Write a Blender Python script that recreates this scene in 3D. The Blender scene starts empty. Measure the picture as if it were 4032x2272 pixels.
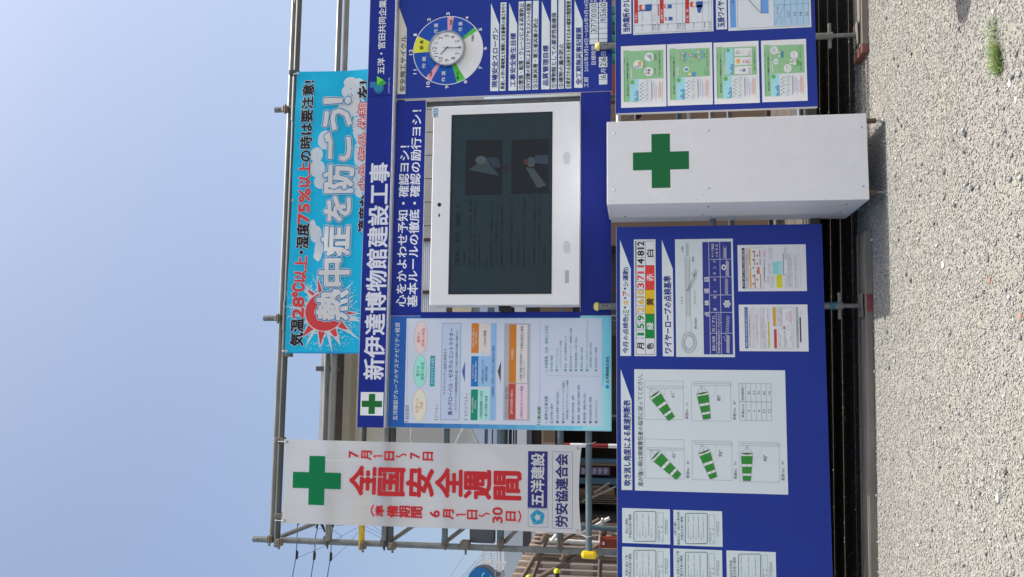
import bpy, math, random
import numpy as np
from mathutils import Vector, Matrix
random.seed(7); rng = np.random.default_rng(7)
scene = bpy.context.scene
col = scene.collection
# ------------------------------------------------------------ camera (the photograph was taken upright and stored lying on its side)
FOC, PITCH, YAW, ROLL = 3385.0, math.radians(8.197), math.radians(6.661), math.radians(-.325)
CD, EYE = 6.5, 1.693
Fv = Vector((math.sin(YAW)*math.cos(PITCH), math.cos(YAW)*math.cos(PITCH), math.sin(PITCH)))
Rt = Vector((math.cos(YAW), -math.sin(YAW), 0)); Ut = Rt.cross(Fv)
Rv = Rt*math.cos(ROLL) + Ut*math.sin(ROLL); Uv = Ut*math.cos(ROLL) - Rt*math.sin(ROLL)
cam_data = bpy.data.cameras.new('camera'); cam = bpy.data.objects.new('camera', cam_data); col.objects.link(cam)
cam_data.sensor_width = 36; cam_data.lens = FOC*36/4032; cam_data.clip_end = 3000
M3 = Matrix((-Uv, Rv, -Fv)).transposed()
cam.matrix_world = Matrix.Translation((0, -CD, EYE)) @ M3.to_4x4()
scene.camera = cam
# ------------------------------------------------------------ daylight
SUN_EL, SUN_BEHIND = math.radians(67), math.radians(2.0)
world = bpy.data.worlds.new('World'); scene.world = world; world.use_nodes = True
wn = world.node_tree; bg = wn.nodes['Background']
sky = wn.nodes.new('ShaderNodeTexSky'); sky.sky_type = 'NISHITA'; sky.sun_disc = False
sky.sun_elevation = SUN_EL; sky.sun_rotation = math.radians(90)-SUN_BEHIND
sky.altitude = 0; sky.air_density = 1.0; sky.dust_density = 4.8; sky.ozone_density = 1.0
wn.links.new(sky.outputs[0], bg.inputs[0]); bg.inputs[1].default_value = .126
sd = bpy.data.lights.new('sun', 'SUN'); sun = bpy.data.objects.new('sun', sd); col.objects.link(sun)
sd.energy = 3.3; sd.angle = math.radians(.5); sd.color = (1, .955, .86)
sdir = Vector((math.cos(SUN_EL)*math.cos(SUN_BEHIND), math.cos(SUN_EL)*math.sin(SUN_BEHIND), math.sin(SUN_EL)))
sun.rotation_euler = sdir.to_track_quat('Z', 'Y').to_euler()
vs = scene.view_settings; vs.view_transform = 'Standard'; vs.look = 'None'; vs.gamma = 1; vs.exposure = 0.67
vs.use_curve_mapping = False
# ------------------------------------------------------------ from a photo pixel to a point on the plane y = const
def P(X, Y, y):
    d = Fv*FOC + Rv*((2272-Y)-1136) + Uv*(2016-X)
    t = (y+CD)/d.y
    return d.x*t, EYE+d.z*t
def GP(X, Y):
    d = Fv*FOC + Rv*((2272-Y)-1136) + Uv*(2016-X); t = -EYE/d.z
    return d.x*t, d.y*t-CD
# ------------------------------------------------------------ materials
def lin(c): return tuple(((v/255)/12.92 if v/255 <= .04045 else (((v/255)+.055)/1.055)**2.4) for v in c)
SH = (.645, .675, .735)
def shade(c):   # colour of a thing whose photographed colour c was seen in open shade
    l = lin(c); return tuple(min(.86, l[i]/SH[i]) for i in range(3))
MATS = {}
def mat(name, c, rough=.55, metal=0, noise=0, nscale=8, bump=0, bscale=200, transl=0, spec=.5, coord='Object', raw=False, stretch=None):
    key = (name,)
    if key in MATS: return MATS[key]
    m = bpy.data.materials.new(name); m.use_nodes = True; nt = m.node_tree
    b = nt.nodes['Principled BSDF']
    c = c if raw else shade(c)
    b.inputs['Base Color'].default_value = (*c, 1); b.inputs['Roughness'].default_value = rough
    b.inputs['Metallic'].default_value = metal; b.inputs['Specular IOR Level'].default_value = spec
    if noise or bump:
        tc = nt.nodes.new('ShaderNodeTexCoord'); mp = nt.nodes.new('ShaderNodeMapping')
        nt.links.new(tc.outputs[coord], mp.inputs[0])
        if stretch: mp.inputs['Scale'].default_value = stretch
    if noise:
        n = nt.nodes.new('ShaderNodeTexNoise'); n.inputs['Scale'].default_value = nscale; n.inputs['Detail'].default_value = 6
        n.inputs['Roughness'].default_value = .65
        nt.links.new(mp.outputs[0], n.inputs[0])
        mr = nt.nodes.new('ShaderNodeMapRange'); mr.inputs[1].default_value = .3; mr.inputs[2].default_value = .7
        mr.inputs[3].default_value = 1-noise; mr.inputs[4].default_value = 1+noise*.6
        nt.links.new(n.outputs[0], mr.inputs[0])
        mx = nt.nodes.new('ShaderNodeVectorMath'); mx.operation = 'SCALE'; mx.inputs[0].default_value = c
        nt.links.new(mr.outputs[0], mx.inputs['Scale']); nt.links.new(mx.outputs[0], b.inputs['Base Color'])
        mr2 = nt.nodes.new('ShaderNodeMapRange'); mr2.inputs[3].default_value = max(.05, rough-.12); mr2.inputs[4].default_value = rough+.15
        nt.links.new(n.outputs[0], mr2.inputs[0]); nt.links.new(mr2.outputs[0], b.inputs['Roughness'])
    if bump:
        n2 = nt.nodes.new('ShaderNodeTexNoise'); n2.inputs['Scale'].default_value = bscale; nt.links.new(mp.outputs[0], n2.inputs[0])
        bu = nt.nodes.new('ShaderNodeBump'); bu.inputs['Strength'].default_value = bump; bu.inputs['Distance'].default_value = .01
        nt.links.new(n2.outputs[0], bu.inputs['Height']); nt.links.new(bu.outputs[0], b.inputs['Normal'])
    if transl:
        tr = nt.nodes.new('ShaderNodeBsdfTranslucent'); tr.inputs[0].default_value = (*[min(1, v*1.05) for v in c], 1)
        ms = nt.nodes.new('ShaderNodeMixShader'); ms.inputs[0].default_value = transl
        out = nt.nodes['Material Output']
        nt.links.new(b.outputs[0], ms.inputs[1]); nt.links.new(tr.outputs[0], ms.inputs[2]); nt.links.new(ms.outputs[0], out.inputs[0])
    MATS[key] = m
    return m
def pmat(c, transl=0):      # printing ink, one material per colour
    return mat('ink_%d_%d_%d%s' % (*c, '_cloth' if transl else ''), c, rough=.5 if not transl else .8, transl=transl, spec=.3)
# ------------------------------------------------------------ mesh helpers
class MB:
    def __init__(s): s.v = []; s.f = []; s.sm = False
    def add(s, v, f):
        n = len(s.v); s.v += [tuple(p) for p in v]; s.f += [tuple(i+n for i in q) for q in f]; return s
    def box(s, x0, x1, y0, y1, z0, z1):
        if x0 > x1: x0, x1 = x1, x0
        if z0 > z1: z0, z1 = z1, z0
        if y0 > y1: y0, y1 = y1, y0
        return s.add([(x0,y0,z0),(x1,y0,z0),(x1,y1,z0),(x0,y1,z0),(x0,y0,z1),(x1,y0,z1),(x1,y1,z1),(x0,y1,z1)],
              [(0,3,2,1),(4,5,6,7),(0,1,5,4),(1,2,6,5),(2,3,7,6),(3,0,4,7)])
    def tube(s, a, b, r, n=12, r2=None, cap=True):
        a, b = Vector(a), Vector(b); d = (b-a).normalized(); r2 = r if r2 is None else r2
        u = d.orthogonal().normalized(); w = d.cross(u)
        v = []
        for p, rr in ((a, r), (b, r2)):
            for i in range(n):
                t = 2*math.pi*i/n; v.append(p+u*math.cos(t)*rr+w*math.sin(t)*rr)
        f = [(i, (i+1) % n, n+(i+1) % n, n+i) for i in range(n)]
        if cap: f += [tuple(range(n-1, -1, -1)), tuple(range(n, 2*n))]
        return s.add(v, f)
    def path(s, pts, r, n=8):
        for i in range(len(pts)-1): s.tube(pts[i], pts[i+1], r, n)
        return s
    def lathe(s, c, axis, prof, n=24):     # prof: list of (distance along axis, radius)
        c = Vector(c); d = Vector(axis).normalized(); u = d.orthogonal().normalized(); w = d.cross(u); v = []
        for h, r in prof:
            for i in range(n):
                t = 2*math.pi*i/n; v.append(c+d*h+u*math.cos(t)*r+w*math.sin(t)*r)
        f = []
        for k in range(len(prof)-1):
            f += [(k*n+i, k*n+(i+1) % n, (k+1)*n+(i+1) % n, (k+1)*n+i) for i in range(n)]
        f += [tuple(range(n-1, -1, -1)), tuple(range((len(prof)-1)*n, len(prof)*n))]
        return s.add(v, f)
    def prism(s, pts, y0, y1):             # pts: list of (x, z) counter-clockwise seen from the camera
        n = len(pts); v = [(x, y0, z) for x, z in pts]+[(x, y1, z) for x, z in pts]
        return s.add(v, [tuple(range(n)), tuple(range(2*n-1, n-1, -1))]+[(i, n+i, n+(i+1) % n, (i+1) % n) for i in range(n)])
def prop(o, label=None, cat=None, group=None, kind=None):
    if label: o['label'] = label
    if cat: o['category'] = cat
    if group: o['group'] = group
    if kind: o['kind'] = kind
    return o
def thing(name, label, cat, loc=(0, 0, 0), group=None):
    o = bpy.data.objects.new(name, None); col.objects.link(o); o.location = loc; o.empty_display_size = .1
    return prop(o, label, cat, group)
def root_loc(o):
    while o.parent: o = o.parent
    return Vector(o.location)
def obj(name, mb, m, parent=None, bevel=0, smooth=False, loc=None):
    me = bpy.data.meshes.new(name)
    off = root_loc(parent) if parent else (Vector(loc) if loc else Vector((0, 0, 0)))
    me.from_pydata([(v[0]-off.x, v[1]-off.y, v[2]-off.z) for v in mb.v], [], mb.f); me.materials.append(m)
    if smooth:
        me.shade_smooth()
        try: me.set_sharp_from_angle(angle=math.radians(40))
        except Exception: pass
    o = bpy.data.objects.new(name, me); col.objects.link(o)
    if parent: o.parent = parent
    elif loc: o.location = loc
    if bevel:
        b = o.modifiers.new('bevel', 'BEVEL'); b.width = bevel; b.segments = 2; b.limit_method = 'ANGLE'
    return o
def flat(name, v, f, m, parent): 
    mb = MB(); mb.v = v; mb.f = f; return obj(name, mb, m, parent)
# ------------------------------------------------------------ lettering
TXT = {}
def glyphs(s, res=2, bold=.0, space=1.0):
    k = (s, res, bold, space)
    if k in TXT: return TXT[k]
    c = bpy.data.curves.new('lettering', 'FONT'); c.body = s; c.resolution_u = res; c.offset = bold; c.space_character = space
    o = bpy.data.objects.new('lettering_source', c); col.objects.link(o)
    bpy.context.view_layer.update()
    ev = o.evaluated_get(bpy.context.evaluated_depsgraph_get()); me = bpy.data.meshes.new_from_object(ev)
    v = np.empty(len(me.vertices)*3, 'f'); me.vertices.foreach_get('co', v); v = v.reshape(-1, 3)[:, :2].copy()
    f = [tuple(p.vertices) for p in me.polygons]
    col.objects.unlink(o); bpy.data.objects.remove(o); bpy.data.curves.remove(c); bpy.data.meshes.remove(me)
    if len(v) == 0: v = np.zeros((1, 2), 'f')
    TXT[k] = (v, f); return TXT[k]
class Ctx:      # a photo crop: origin and magnification
    def __init__(s, x0, y0, k): s.x0, s.y0, s.k = x0, y0, k
    def __call__(s, cx, cy): return s.x0+cx/s.k, s.y0+cy/s.k
class Print:    # everything printed on one sheet in the plane y; every layer stands a little proud of the one below
    def __init__(s, root, y, ctx, cloth=None, step=.0009, transl=0):
        s.root, s.y, s.c, s.cloth, s.step, s.tr = root, y, ctx, cloth, step, transl; s.d = {}
    def yy(s, layer): return s.y-s.step*layer
    SPLIT = {'title_plate', 'number_box', 'cell', 'cross', 'windsock', 'sticker', 'blue_table', 'emblem', 'dial_sector', 'sensor_window', 'camera_lens', 'border_band', 'rope_drawing'}
    def put(s, v, f, c, name, layer, dy=0):
        if (name in s.SPLIT or (name == 'printed_shape' and max(p[0] for p in v)-min(p[0] for p in v) > .03)) and not s.cloth: s.k = getattr(s, 'k', 0)+1; name = (name, s.k)
        V, Fc = s.d.setdefault((name, c), ([], []))
        n = len(V); y = s.yy(layer)-dy
        for x, z in v: V.append((x, y+(s.cloth(x, z) if s.cloth else 0), z))
        Fc += [tuple(i+n for i in q) for q in f]
    def pt(s, cx, cy, layer=1): return P(*s.c(cx, cy), s.yy(layer))
    def ext(s, X0, X1, Ya, Yb, layer):   # world extents; X measured at the world-left end Yb (bottom in the photo)
        Xm = (X0+X1)/2
        xl = s.pt(Xm, Yb, layer)[0]; xr = s.pt(Xm, Ya, layer)[0]
        return xl, xr, s.pt(X1, Yb, layer)[1], s.pt(X0, Yb, layer)[1]
    def rect(s, X0, X1, Ya, Yb, c, layer=1, name='printed_shape'):
        xl, xr, z0, z1 = s.ext(X0, X1, Ya, Yb, layer); s.quad(xl, xr, z0, z1, c, layer, name)
    def quad(s, xl, xr, z0, z1, c, layer=1, name='printed_shape'):
        n = 1
        if s.cloth:
            n = 10
        for i in range(n):
            for j in range(n):
                a, b = xl+(xr-xl)*i/n, xl+(xr-xl)*(i+1)/n; u, w = z0+(z1-z0)*j/n, z0+(z1-z0)*(j+1)/n
                s.put([(a, u), (b, u), (b, w), (a, w)], [(0, 1, 2, 3)], c, name, layer)
    def frame(s, X0, X1, Ya, Yb, c, layer=2, w=.0015):
        xl, xr, z0, z1 = s.ext(X0, X1, Ya, Yb, layer)
        for a, b, u, v in ((xl, xr, z0, z0+w), (xl, xr, z1-w, z1), (xl, xl+w, z0+w, z1-w), (xr-w, xr, z0+w, z1-w)):
            s.quad(a, b, u, v, c, layer, 'printed_line')
    def poly(s, pts, c, layer=1, name='printed_shape', world=False):
        q = pts if world else [s.pt(a, b, layer) for a, b in pts]
        ar = sum(q[i][0]*q[(i+1) % len(q)][1]-q[(i+1) % len(q)][0]*q[i][1] for i in range(len(q)))
        if ar < 0: q = q[::-1]
        s.put(q, [tuple(range(len(q)))], c, name, layer)
    def line(s, a, b, c, w=.0015, layer=2):
        p, q = Vector(s.pt(*a, layer)), Vector(s.pt(*b, layer)); d = (q-p)
        if d.length < 1e-6: return
        n = Vector((-d.y, d.x)).normalized()*w/2
        s.poly([tuple(p+n), tuple(p-n), tuple(q-n), tuple(q+n)], c, layer, 'printed_line', True)
    def polyline(s, pts, c, w=.0015, layer=2):
        for i in range(len(pts)-1): s.line(pts[i], pts[i+1], c, w, layer)
    def ell(s, X0, X1, Ya, Yb, c, layer=1, n=40, name='printed_shape'):
        xl, xr, z0, z1 = s.ext(X0, X1, Ya, Yb, layer)
        s.put([((xl+xr)/2+(xr-xl)/2*math.cos(2*math.pi*i/n), (z0+z1)/2+(z1-z0)/2*math.sin(2*math.pi*i/n)) for i in range(n)], [tuple(range(n))], c, name, layer)
    def text(s, t, X0, X1, Ya, Yb, c=(25, 27, 40), layer=2, bold=.0, res=1, fat=0, nf=6, ratio=None):
        v, f = glyphs(t, res, bold)
        if not f: return
        xl, xr, z0, z1 = s.ext(X0, X1, Ya, Yb, layer)
        mn, mx = v.min(0), v.max(0)
        sc = np.array([(xr-xl)/(mx[0]-mn[0]), (z1-z0)/max(1e-6, mx[1]-mn[1])])
        if t[0] in 'ー・〜-一' and len(t) == 1: sc[1] = sc[0]
        w = (v-mn)*sc+np.array([xl, z0])
        if fat:
            r = fat*(z1-z0)
            for k in range(nf):
                a = 2*math.pi*k/nf
                s.put([(p[0]+r*math.cos(a), p[1]+r*math.sin(a)) for p in w], f, c, 'lettering', layer, dy=.00004*k)
            s.put(w, f, c, 'lettering', layer, dy=.00004*nf)
        else: s.put(w, f, c, 'lettering', layer)
    def otext(s, t, X0, X1, Ya, Yb, c, oc, ro=.06, layer=2, fat=.02, **k):
        fat = fat*2; ro = ro+fat*.5   # lettering with an outline
        s.text(t, X0, X1, Ya, Yb, oc, layer, fat=ro, nf=12, **k); s.text(t, X0, X1, Ya, Yb, c, layer+2, fat=fat, nf=6, **k)
    def done(s, parent=None):
        for (name, c), (V, Fc) in s.d.items():
            flat(name if isinstance(name, str) else name[0], V, Fc, pmat(c, s.tr), parent or s.root)
W = (200, 206, 220); INK = (32, 34, 62); NAVY = (36, 42, 118); BLK = (28, 29, 38)
def sheet(name, label, cat, ctx, X0, X1, Ya, Yb, y, c=W, th=.0012, group=None, m=None, corners=None):
    """a thin sheet stuck on a board at plane y; returns its Print"""
    xm = (X0+X1)/2; Ym = Yb
    xl = P(*ctx(xm, Yb), y)[0]; xr = P(*ctx(xm, Ya), y)[0]; z0 = P(*ctx(X1, Ym), y)[1]; z1 = P(*ctx(X0, Ym), y)[1]
    r = thing(name, label, cat, (xl, y, z0), group)
    obj('paper', MB().box(xl, xr, y-.0008-th, y-.0008, z0, z1), m or pmat(c), r)
    return Print(r, y-.0008-th, ctx)
# ============================================================ GROUND
def gz(x): return -.018*(min(max(x, -4), 5)-.6)
xs = [-400, -60, -4, 5, 60, 400]; ys = [-400, -8, 3, 20, 900]
gv = [(x, y, gz(x)) for y in ys for x in xs]
gf = [(j*6+i, j*6+i+1, (j+1)*6+i+1, (j+1)*6+i) for j in range(4) for i in range(5)]
gm = bpy.data.materials.new('gravel_ground'); gm.use_nodes = True; nt = gm.node_tree; N = nt.nodes; L = nt.links
b = N['Principled BSDF']; b.inputs['Roughness'].default_value = .95; b.inputs['Specular IOR Level'].default_value = .2
tc = N.new('ShaderNodeTexCoord')
def vor(scale, rnd=1.0):
    v = N.new('ShaderNodeTexVoronoi'); v.inputs['Scale'].default_value = scale; v.inputs['Randomness'].default_value = rnd
    L.new(tc.outputs['Object'], v.inputs['Vector']); return v
def ramp(src, stops):
    r = N.new('ShaderNodeValToRGB'); e = r.color_ramp.elements
    while len(e) < len(stops): e.new(.5)
    for k, (p, c) in enumerate(stops): e[k].position = p; e[k].color = (*c, 1)
    L.new(src, r.inputs[0]); return r
va, vb = vor(95), vor(230)
sepa = N.new('ShaderNodeSeparateColor'); L.new(va.outputs['Color'], sepa.inputs[0])
sepb = N.new('ShaderNodeSeparateColor'); L.new(vb.outputs['Color'], sepb.inputs[0])
ca = ramp(sepa.outputs[0], [(0, (.20, .198, .182)), (.25, (.275, .272, .248)), (.6, (.322, .316, .288)), (.85, (.385, .376, .342)), (1, (.55, .54, .51))])
cb = ramp(sepb.outputs[1], [(0, (.20, .19, .18)), (.5, (.33, .328, .302)), (1, (.45, .445, .415))])
nz = N.new('ShaderNodeTexNoise'); nz.inputs['Scale'].default_value = 1.1; nz.inputs['Detail'].default_value = 5; L.new(tc.outputs['Object'], nz.inputs[0])
nm = N.new('ShaderNodeMapRange'); nm.inputs[1].default_value = .35; nm.inputs[2].default_value = .65; L.new(nz.outputs[0], nm.inputs[0])
mx = N.new('ShaderNodeMix'); mx.data_type = 'RGBA'; L.new(nm.outputs[0], mx.inputs[0]); L.new(ca.outputs[0], mx.inputs[6]); L.new(cb.outputs[0], mx.inputs[7])
nw = N.new('ShaderNodeTexNoise'); nw.inputs['Scale'].default_value = 2.3; nw.inputs['Detail'].default_value = 3; L.new(tc.outputs['Object'], nw.inputs[0])
tint = ramp(nw.outputs[0], [(.35, (1.02, .985, .98)), (.5, (1.0, .99, .97)), (.65, (1.02, 1.01, .93))])
ml = N.new('ShaderNodeMix'); ml.data_type = 'RGBA'; ml.blend_type = 'MULTIPLY'; ml.inputs[0].default_value = 1
L.new(mx.outputs[2], ml.inputs[6]); L.new(tint.outputs[0], ml.inputs[7]); L.new(ml.outputs[2], b.inputs['Base Color'])
hd = N.new('ShaderNodeMath'); hd.operation = 'ADD'; L.new(va.outputs['Distance'], hd.inputs[0]); L.new(vb.outputs['Distance'], hd.inputs[1])
bu = N.new('ShaderNodeBump'); bu.invert = True; bu.inputs['Strength'].default_value = .7; bu.inputs['Distance'].default_value = .006
L.new(hd.outputs[0], bu.inputs['Height']); L.new(bu.outputs[0], b.inputs['Normal'])
gmb = MB(); gmb.v = gv; gmb.f = gf
prop(obj('ground', gmb, gm), kind='structure')
# loose gravel, real stones
def stones(name, n, x0, x1, y0, y1, smin, smax, m, pw=2.2):
    base = np.array([(1,0,0),(0,1,0),(-1,0,0),(0,-1,0),(0,0,1),(0,0,-.6)], 'f')
    tri = np.array([(0,1,4),(1,2,4),(2,3,4),(3,0,4),(1,0,5),(2,1,5),(3,2,5),(0,3,5)])
    s = smin+(smax-smin)*rng.random(n)**pw
    px, py = x0+(x1-x0)*rng.random(n), y0+(y1-y0)*rng.random(n)
    V = base[None]*(1+.45*(rng.random((n, 6, 3))-.5)); V = V*s[:, None, None]*(.7+.6*rng.random((n, 1, 3)))
    V[:, :, 2] *= .75
    a = rng.random(n)*6.283; c, q = np.cos(a)[:, None], np.sin(a)[:, None]
    X = V[:, :, 0]*c-V[:, :, 1]*q+px[:, None]; Y = V[:, :, 0]*q+V[:, :, 1]*c+py[:, None]
    Z = V[:, :, 2]+(-.018*(np.clip(px, -4, 5)-.6))[:, None]+s[:, None]*.25
    vv = np.stack([X, Y, Z], -1).reshape(-1, 3).astype('f')
    ff = (tri[None]+(np.arange(n)*6)[:, None, None]).reshape(-1, 3).astype('i')
    me = bpy.data.meshes.new(name); me.vertices.add(len(vv)); me.vertices.foreach_set('co', vv.ravel())
    me.loops.add(ff.size); me.loops.foreach_set('vertex_index', ff.ravel())
    me.polygons.add(len(ff)); me.polygons.foreach_set('loop_start', np.arange(0, ff.size, 3, dtype='i')); me.polygons.foreach_set('loop_total', np.full(len(ff), 3, 'i'))
    me.update(calc_edges=True); me.materials.append(m)
    o = bpy.data.objects.new(name, me); col.objects.link(o); return o
def stone_mat(name, stops):
    m = bpy.data.materials.new(name); m.use_nodes = True; n = m.node_tree; bb = n.nodes['Principled BSDF']
    g = n.nodes.new('ShaderNodeNewGeometry'); r = n.nodes.new('ShaderNodeValToRGB'); e = r.color_ramp.elements
    while len(e) < len(stops): e.new(.5)
    for k, (p, c) in enumerate(stops): e[k].position = p; e[k].color = (*c, 1)
    n.links.new(g.outputs['Random Per Island'], r.inputs[0]); n.links.new(r.outputs[0], bb.inputs['Base Color']); bb.inputs['Roughness'].default_value = .9
    bb.inputs['Specular IOR Level'].default_value = .25
    return m
sm_ = stone_mat('gravel_stone', [(0, (.19, .185, .18)), (.12, (.27, .266, .242)), (.5, (.338, .33, .30)), (.85, (.40, .392, .358)), (1, (.55, .54, .50))])
prop(stones('gravel', 125000, -2.2, 3.4, -3.0, .42, .0026, .0082, sm_), kind='stuff', label='loose pale grey gravel covering the ground in front of and under the boards', cat='gravel')
prop(stones('coarse_gravel', 1100, -2.2, 3.4, -3.0, .2, .008, .019, stone_mat('coarse_stone', [(0, (.12, .12, .12)), (.3, (.20, .20, .195)), (.6, (.33, .33, .31)), (1, (.52, .52, .50))]), 3), kind='stuff', label='larger grey stones scattered over the gravel', cat='gravel')
redm = stone_mat('red_stone', [(0, (.36, .19, .14)), (1, (.40, .23, .17))])
def rock(X, Y, s, m, label, name='stone'):
    x, y = GP(X, Y); mb = MB(); n = 9
    prof = [(-.2, .55), (.05, .95), (.35, .9), (.55, .45)]; vv = []
    for h, r in prof:
        for i in range(n):
            t = 2*math.pi*i/n; k = 1+.22*(random.random()-.5); vv.append((x+math.cos(t)*r*s*k*1.2, y+math.sin(t)*r*s*k*.85, gz(x)+h*s*(1+.2*(random.random()-.5))))
    f = [(k*n+i, k*n+(i+1) % n, (k+1)*n+(i+1) % n, (k+1)*n+i) for k in range(3) for i in range(n)]+[tuple(range(3*n, 4*n))]
    mb.v = vv; mb.f = f; o = obj(name, mb, m, loc=(x, y, gz(x))); prop(o, label, 'stone'); return o
dk = stone_mat('dark_stone', [(0, (.16, .16, .165)), (1, (.22, .22, .22))]); wh = stone_mat('white_stone', [(0, (.55, .55, .56)), (1, (.62, .62, .60))])
rock(3715, 1043, .021, wh, 'white pebble with a dark side lying out in front of the white cross box')
rock(3890, 1012, .022, dk, 'flat blue grey stone just beyond the white pebble')
rock(3900, 1103, .016, redm, 'small brick red stone nearest to the plank with the red mark')
rock(4026, 1248, .017, redm, 'brick red stone chip at the very bottom of the view')
rock(3877, 98, .020, dk, 'dark grey stone above the grass tuft')
rock(3892, 48, .013, wh, 'small bright round pebble between the far shadow and the grass')
rock(3470, 338, .018, stone_mat('brown_stone', [(0, (.24, .2, .17)), (1, (.28, .24, .2))]), 'brownish square stone by the board shadow beside the cross box foot')
rock(3950, 1962, .022, stone_mat('green_stone', [(0, (.36, .40, .38)), (1, (.40, .43, .41))]), 'pale greenish flat stone near the left corner of the gravel')
rock(3965, 330, .017, wh, 'white pebble just beside the root of the grass tuft')
rock(3990, 395, .014, wh, 'small white chip left of the grass tuft')
# grass tuft
gx, gy = GP(3915, 215)
grm = bpy.data.materials.new('grass_blade'); grm.use_nodes = True; n_ = grm.node_tree; bb = n_.nodes['Principled BSDF']
g_ = n_.nodes.new('ShaderNodeNewGeometry'); r_ = n_.nodes.new('ShaderNodeValToRGB'); e = r_.color_ramp.elements; e.new(.8)
e[0].position = 0; e[0].color = (.06, .13, .02, 1); e[1].position = .75; e[1].color = (.19, .31, .06, 1); e[2].position = 1; e[2].color = (.40, .36, .20, 1)
n_.links.new(g_.outputs['Random Per Island'], r_.inputs[0]); n_.links.new(r_.outputs[0], bb.inputs['Base Color']); bb.inputs['Roughness'].default_value = .6
mb = MB()
for k in range(760):
    core = random.random() < .62
    t = random.gauss(-.03, .035) if core else random.uniform(-.11, .17)
    cx = gx+t; cy = gy+random.gauss(0, .016 if core else .026)+.02*math.sin(t*14)
    a = random.uniform(0, 6.283) if random.random() < .6 else random.gauss(0, .7); ln = random.uniform(.035, .095) if core else random.uniform(.025, .075); le = random.uniform(.35, 1.25); w = random.uniform(.0009, .0018)
    d = Vector((math.cos(a), math.sin(a), 0)); pr = Vector((-d.y, d.x, 0)); p = Vector((cx, cy, gz(cx)-.002)); vv = []
    for q in (0, .35, .7, 1):
        c = p+d*(ln*le*q*q)+Vector((0, 0, ln*(q-.4*q*q*le)*.85)); ww = w*(1-q*.9); vv += [c-pr*ww, c+pr*ww]
    mb.add(vv, [(0, 1, 3, 2), (2, 3, 5, 4), (4, 5, 7, 6)])
prop(obj('grass_tuft', mb, grm, loc=(gx, gy, gz(gx))), 'low tuft of green grass growing alone in the gravel', 'grass')
# ============================================================ common surfaces
ALU = mat('brushed_aluminium', (150, 154, 164), .38, .55, noise=.15, nscale=30)
PIPE = mat('galvanised_pipe', (104, 108, 110), .42, .35, noise=.30, nscale=14, stretch=(.3, 1, 1))
PIPED = mat('weathered_pipe', (66, 70, 74), .5, .3, noise=.35, nscale=10, stretch=(.3, 1, 1))
PIPEB = mat('blue_grey_pipe', (78, 96, 106), .5, .2, noise=.3, nscale=7, stretch=(.3, 1, 1))
PIPEW = mat('whitened_pipe', (205, 205, 200), .5, .1, noise=.2, nscale=12)
YEL = mat('yellow_pipe_paint', (178, 150, 30), .5, 0, noise=.4, nscale=20)
CLAMP = mat('old_clamp_zinc', (104, 102, 94), .5, .5, noise=.4, nscale=60)
RUST = mat('rusty_screw', (92, 84, 78), .7, .3, noise=.4, nscale=60)
PLANK = mat('steel_plank', (106, 103, 99), .6, .15, noise=.35, nscale=5, stretch=(.25, 1, 1))
BLUE = mat('blue_board_face', (24, 46, 132), .40, spec=.28, noise=.07, nscale=2.5)
BLUED = mat('blue_header_face', (20, 36, 122), .40, spec=.24, noise=.07, nscale=2.5)
WHITEP = mat('white_painted_steel', (197, 208, 213), .42, noise=.035, nscale=6)
EDGE = mat('board_edge', (170, 172, 180), .5)
DARK = mat('dark_cavity', (30, 28, 30), .8)
# sole planks lying on the gravel
def slab(mb, x0, x1, y0, y1, zb, zt):
    a, c = gz(x0), gz(x1)
    return mb.add([(x0,y0,a+zb),(x1,y0,c+zb),(x1,y1,c+zb),(x0,y1,a+zb),(x0,y0,a+zt),(x1,y0,c+zt),(x1,y1,c+zt),(x0,y1,a+zt)],
              [(0,3,2,1),(4,5,6,7),(0,1,5,4),(1,2,6,5),(2,3,7,6),(3,0,4,7)])
def sole(name, label, x0, x1, y0, y1, endm):
    t = thing(name, label, 'plank', (x0, y0, gz(x0)), 'steel planks under the scaffold feet')
    obj('deck', slab(MB(), x0, x1, y0+.012, y1-.012, .004, .044), PLANK, t, .004)
    for q, (a, c) in (('lip', (y0, y0+.018)), ('lip', (y1-.018, y1))): obj(q, slab(MB(), x0, x1, a, c, .002, .052), PLANK, t, .004)
    return t
pl1 = sole('scaffold_plank', 'long grey steel plank lying on gravel left of the cross box', -3.2, 1.17, -.03, .22, None)
obj('paint_mark', slab(MB(), .575, .70, -.0325, -.0305, .006, .048), mat('red_paint_mark', (118, 56, 58), .6, noise=.4, nscale=30), pl1)
pl2 = sole('scaffold_plank', 'steel plank with a red brown end lying right of the cross box', 2.52, 4.4, -.05, .20, None)
obj('end_cap', slab(MB(), 2.506, 2.575, -.054, .204, .003, .055), mat('red_brown_end', (98, 64, 58), .7, noise=.3, nscale=30), pl2, .004)
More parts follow.
